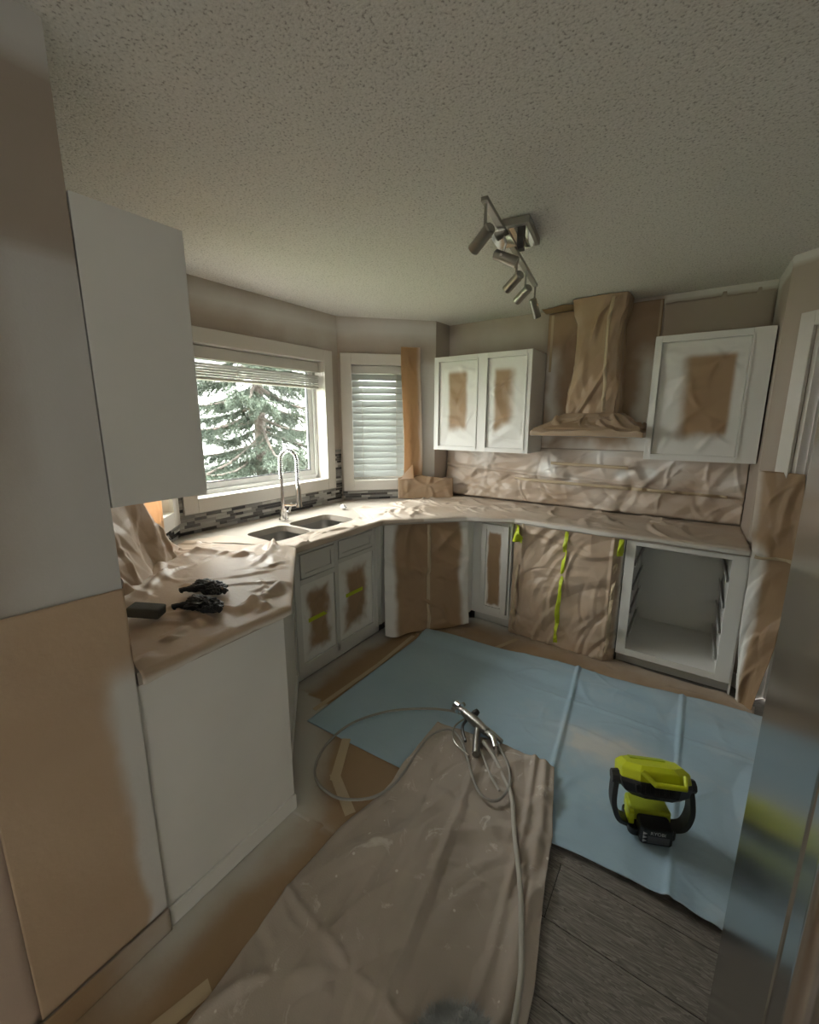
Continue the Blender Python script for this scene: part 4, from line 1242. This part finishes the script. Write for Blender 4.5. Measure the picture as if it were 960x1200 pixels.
# ------------------------------------------------------------------ work light
wk = empty('work_light', (-.005, 1.685, .030), R(24), label='lime green and black cordless work light standing on the blue cloth', cat='work light')
MB().prism(rrect(-.085, .085, -.060, .055, .02), .0, .030).build('base', 'black_plastic', wk, bevel=.004)
bt = MB().prism(rrect(-.055, .060, -.088, -.020, .014), .0, .070).build('battery', 'black_plastic', wk, bevel=.006)
MB().box(-.030, .045, -.0895, -.0875, .010, .040).build('label_plate', 'label_grey', bt)
for i in range(3): MB().prism([(-.048, -.006), (-.034, 0), (-.048, .006)], 0, .002, Matrix.Translation((0, -.088, .018 + .016 * i)) @ Matrix.Rotation(R(90), 4, 'X')).build('vent_mark', 'label_white', bt)
cu = bpy.data.curves.new('lettering', 'FONT'); cu.body = 'RYOBI'; cu.size = .019; cu.extrude = .0006; cu.align_x = 'CENTER'
to = bpy.data.objects.new('tmp', cu); C.objects.link(to); bpy.context.view_layer.update()
me = bpy.data.meshes.new_from_object(to.evaluated_get(bpy.context.evaluated_depsgraph_get())); bpy.data.objects.remove(to)
o = link('lettering', me, 'label_white', bt); o.location = (.004, -.0882, .046); o.rotation_euler = (R(90), 0, 0)
MB().prism([(-.080, -.020), (.075, -.020), (.070, .060), (-.075, .060)], .030, .085).build('lower_body', 'lime_dark', wk, bevel=.010)
MB().prism([(-.082, -.036), (-.062, -.036), (-.058, .03), (-.080, .03)], .022, .080).build('side_rib', 'lime', wk, bevel=.004)
for s in (-1, 1):
    pts = [(s * .080, -.01, .018), (s * .118, -.015, .040), (s * .138, -.01, .095), (s * .138, .0, .150), (s * .132, .01, .195)]
    P_ = smooth_path(pts, 5); mb = MB()
    V = []; F_ = []
    for i, p in enumerate(P_):
        t_ = (P_[min(i + 1, len(P_) - 1)] - P_[max(i - 1, 0)]).normalized(); n_ = Vector((t_.z, 0, -t_.x)).normalized(); w_ = .024; h_ = .010
        for a, b in ((-1, -1), (1, -1), (1, 1), (-1, 1)): V.append(p + n_ * a * h_ + Vector((0, 1, 0)) * b * w_)
    for i in range(len(P_) - 1):
        for j in range(4): F_.append((i * 4 + j, i * 4 + (j + 1) % 4, (i + 1) * 4 + (j + 1) % 4, (i + 1) * 4 + j))
    F_ += [(0, 1, 2, 3), tuple(len(V) - 4 + j for j in range(4))]
    arm = mb.add(V, F_).build('yoke_arm', 'grey_plastic', wk, bevel=.003)
    MB().tube([(s * .118, .005, .200), (s * .150, .005, .200)], [.028, .024], 8).build('pivot_knob', 'grey_plastic', arm, bevel=.002)
Th = Matrix.Translation((0, .012, .205)) @ Matrix.Rotation(R(-26), 4, 'X')


def octo(rx, ry, n=8, c=.55):
    return [(-rx, -ry * c), (-rx * c, -ry), (rx * c, -ry), (rx, -ry * c), (rx, ry * c), (rx * c, ry), (-rx * c, ry), (-rx, ry * c)]


def loft(polys, mtx):
    n = len(polys[0][0]); V = []; F_ = []
    for pl, z in polys: V += [mtx @ Vector((x, y, z)) for x, y in pl]
    for k_ in range(len(polys) - 1):
        for i in range(n): F_.append((k_ * n + i, k_ * n + (i + 1) % n, (k_ + 1) * n + (i + 1) % n, (k_ + 1) * n + i))
    F_ += [tuple(range(n))[::-1], tuple((len(polys) - 1) * n + i for i in range(n))]
    return MB().add(V, F_)


head = loft([(octo(.124, .087), .004), (octo(.121, .084), .040), (octo(.100, .064), .056)], Th).build('head_shell', 'lime', wk, bevel=.005)
MB().box(-.07, .06, .02, .055, .0555, .059, Th).build('top_plate', 'lime_dark', head, bevel=.001)
rim = loft([(octo(.085, .055), -.058), (octo(.112, .078), -.040), (octo(.125, .088), -.008), (octo(.124, .087), .006)], Th).build('head_rim', 'black_plastic', wk, bevel=.003)
for i in range(9):
    MB().box(-.085 + i * .016, -.079 + i * .016, -.090, -.075, -.030, -.006, Th).build('cooling_fin', 'black_plastic', rim)
MB().box(-.06, .06, -.035, .035, -.054, -.0495, Th).build('lens', 'lens', rim)
hp = [(-.045, -.070, .030), (-.020, -.104, .012), (.085, -.104, .012), (.090, -.072, .030)]
for a, b in zip(hp[:-1], hp[1:]): pass
MB().tube([Th @ Vector(p) for p in [(-.060, -.080, .040), (-.022, -.100, .006), (.080, -.100, .006), (.092, -.078, .040)]], .0105, 8).build('carry_handle', 'lime', wk, bevel=.002)

# ------------------------------------------------------------------ unidentified blurred shape at the very bottom, built as a fuzzy grey bundle
fz = blob('fuzzy_bundle', (-.300, .645, .034), (.12, .11, .08), 2, 'fuzz', .22, 4, freq=1.6, flat=-.7, label='fuzzy grey and dark unidentified bundle at the bottom edge of the picture', cat='bundle')
me = fz.data; rs = np.random.RandomState(5)
co = np.array([tuple(v.co) for v in me.vertices]); no = np.array([tuple(v.normal) for v in me.vertices])
pk = rs.randint(0, len(co), 26000); base = co[pk] + rs.normal(0, .004, (26000, 3)); dirn = no[pk] + rs.normal(0, .45, (26000, 3)); dirn /= np.linalg.norm(dirn, axis=1)[:, None]
tip = base + dirn * rs.uniform(.012, .028, (26000, 1)); sd_ = np.cross(dirn, rs.normal(0, 1, (26000, 3))); sd_ /= np.linalg.norm(sd_, axis=1)[:, None]
tip[:, 2] = np.maximum(tip[:, 2], .001)
V = np.stack([base - sd_ * .0006, base + sd_ * .0006, tip], 1).reshape(-1, 3); Fz = np.arange(len(V)).reshape(-1, 3)
m2 = bpy.data.meshes.new('pile'); m2.from_pydata(V.tolist(), [], Fz.tolist()); m2.update()
link('pile', m2, 'fuzz', fz, kind='stuff')

# ------------------------------------------------------------------ outdoors
MB().box(-40, -2.85, -25, 30, -.95, -.90).build('lawn', 'grass', kind='structure')
nh = empty('neighbor_house', (-13, 4, -.9), label='white sided neighbour house seen in the gaps of the spruce', cat='house')
mb = MB()
for i in range(30): mb.box(-.3, .02 + .0, -7, 9, i * .15, i * .15 + .150, Matrix.Rotation(0, 4, 'X')) if False else mb.add([(0.02, -7, i * .15), (0.02, 9, i * .15), (0, 9, i * .15 + .15), (0, -7, i * .15 + .15), (-.3, -7, i * .15), (-.3, 9, i * .15), (-.3, 9, i * .15 + .15), (-.3, -7, i * .15 + .15)],
                                [(0, 1, 2, 3), (5, 4, 7, 6), (4, 0, 3, 7), (1, 5, 6, 2), (4, 5, 1, 0), (3, 2, 6, 7)])
mb.build('wall', 'siding', nh)
MB().prism([(-5, 4.5), (.5, 4.5), (-2.2, 6.3)], -7.3, 9.3, Matrix(((1, 0, 0, 0), (0, 0, 1, 0), (0, 1, 0, 0), (0, 0, 0, 1)))).build('roof', 'roof', nh)
rl = empty('deck_rail', (-3.6, 2.4, .35), label='weathered brown deck rail board outside below the window', cat='rail')
Tr = Matrix.Rotation(R(70), 4, 'Z')
MB().box(-.3, 2.6, -.05, .05, .66, .70, Tr).build('top_board', 'rail', rl)
for xx in (-.25, .8, 1.85, 2.5): MB().box(xx, xx + .08, -.035, .035, -1.24, .66, Tr).build('post', 'rail', rl)

tree = empty('spruce_tree', (-6.3, 4.62, -.9), label='blue-green spruce tree standing outside the big window', cat='tree')
trk = [(0, 0, 0), (.03, -.02, 1.5), (-.02, .03, 3.0), (.02, 0, 4.5), (0, 0, 6.5), (0, 0, 8)]
MB().tube(smooth_path(trk, 6), list(np.linspace(.13, .02, 31)), 12).build('trunk', 'bark', tree, smooth=True)
rs = np.random.RandomState(7); rt2 = random.Random(7)
nb, nd, nl, nw = [], [], [], []
for i in range(120):
    z0 = .35 + 6.4 * (i / 120) ** 1.0 + rt2.uniform(-.05, .05); az = i * 2.399 + rt2.uniform(-.3, .3)
    ln = max(.5, 2.5 - .28 * (z0 - 1)) * rt2.uniform(.75, 1.1)
    dx, dy = math.cos(az), math.sin(az); dr = rt2.uniform(.10, .28)
    pts = []
    for k_ in range(7):
        t_ = k_ / 6
        pts.append((dx * ln * t_ + rt2.uniform(-.03, .03), dy * ln * t_ + rt2.uniform(-.03, .03), z0 - dr * ln * math.sin(t_ * 2.4) * .9 + .05 * t_))
    MB().tube(pts, list(np.linspace(.032, .006, 7)), 6).build('branch', 'bark', tree, smooth=True)
    A = np.array(pts)
    ntw = int(ln * 58)
    for j in range(ntw):
        t_ = rt2.uniform(.12, 1.0); p = np.array([np.interp(t_ * 6, range(7), A[:, c]) for c in range(3)])
        sd1 = 1 if j % 2 else -1; a2 = az + sd1 * rt2.uniform(.5, 1.1); tl_ = (.46 - .28 * t_) * rt2.uniform(.6, 1.15)
        dv = np.array([math.cos(a2), math.sin(a2), rt2.uniform(-.75, -.05)]); dv /= np.linalg.norm(dv)
        n_ = int(tl_ * 190); tt = rs.rand(n_)[:, None]
        q = p + dv * tl_ * tt + np.array([0, 0, -.12]) * tl_ * tt ** 2
        nb.append(q); nv_ = dv * .75 + rs.normal(0, .55, (n_, 3)); nv_ /= np.linalg.norm(nv_, axis=1)[:, None]; nd.append(nv_)
nb = np.concatenate(nb); nd = np.concatenate(nd); n_ = len(nb)
sdv = np.cross(nd, rs.normal(0, 1, (n_, 3))); sdv /= np.linalg.norm(sdv, axis=1)[:, None]
lnn = rs.uniform(.035, .07, (n_, 1))
V = np.stack([nb - sdv * .0065, nb + sdv * .0065, nb + nd * lnn], 1).reshape(-1, 3)
print('needles', n_)
m3 = bpy.data.meshes.new('needles'); m3.vertices.add(len(V)); m3.vertices.foreach_set('co', V.astype(np.float32).ravel())
m3.loops.add(len(V)); m3.loops.foreach_set('vertex_index', np.arange(len(V), dtype=np.int32)); m3.polygons.add(n_)
m3.polygons.foreach_set('loop_start', np.arange(0, len(V), 3, dtype=np.int32)); m3.update(calc_edges=True); m3.validate()
link('needles', m3, 'needles', tree, kind='stuff')
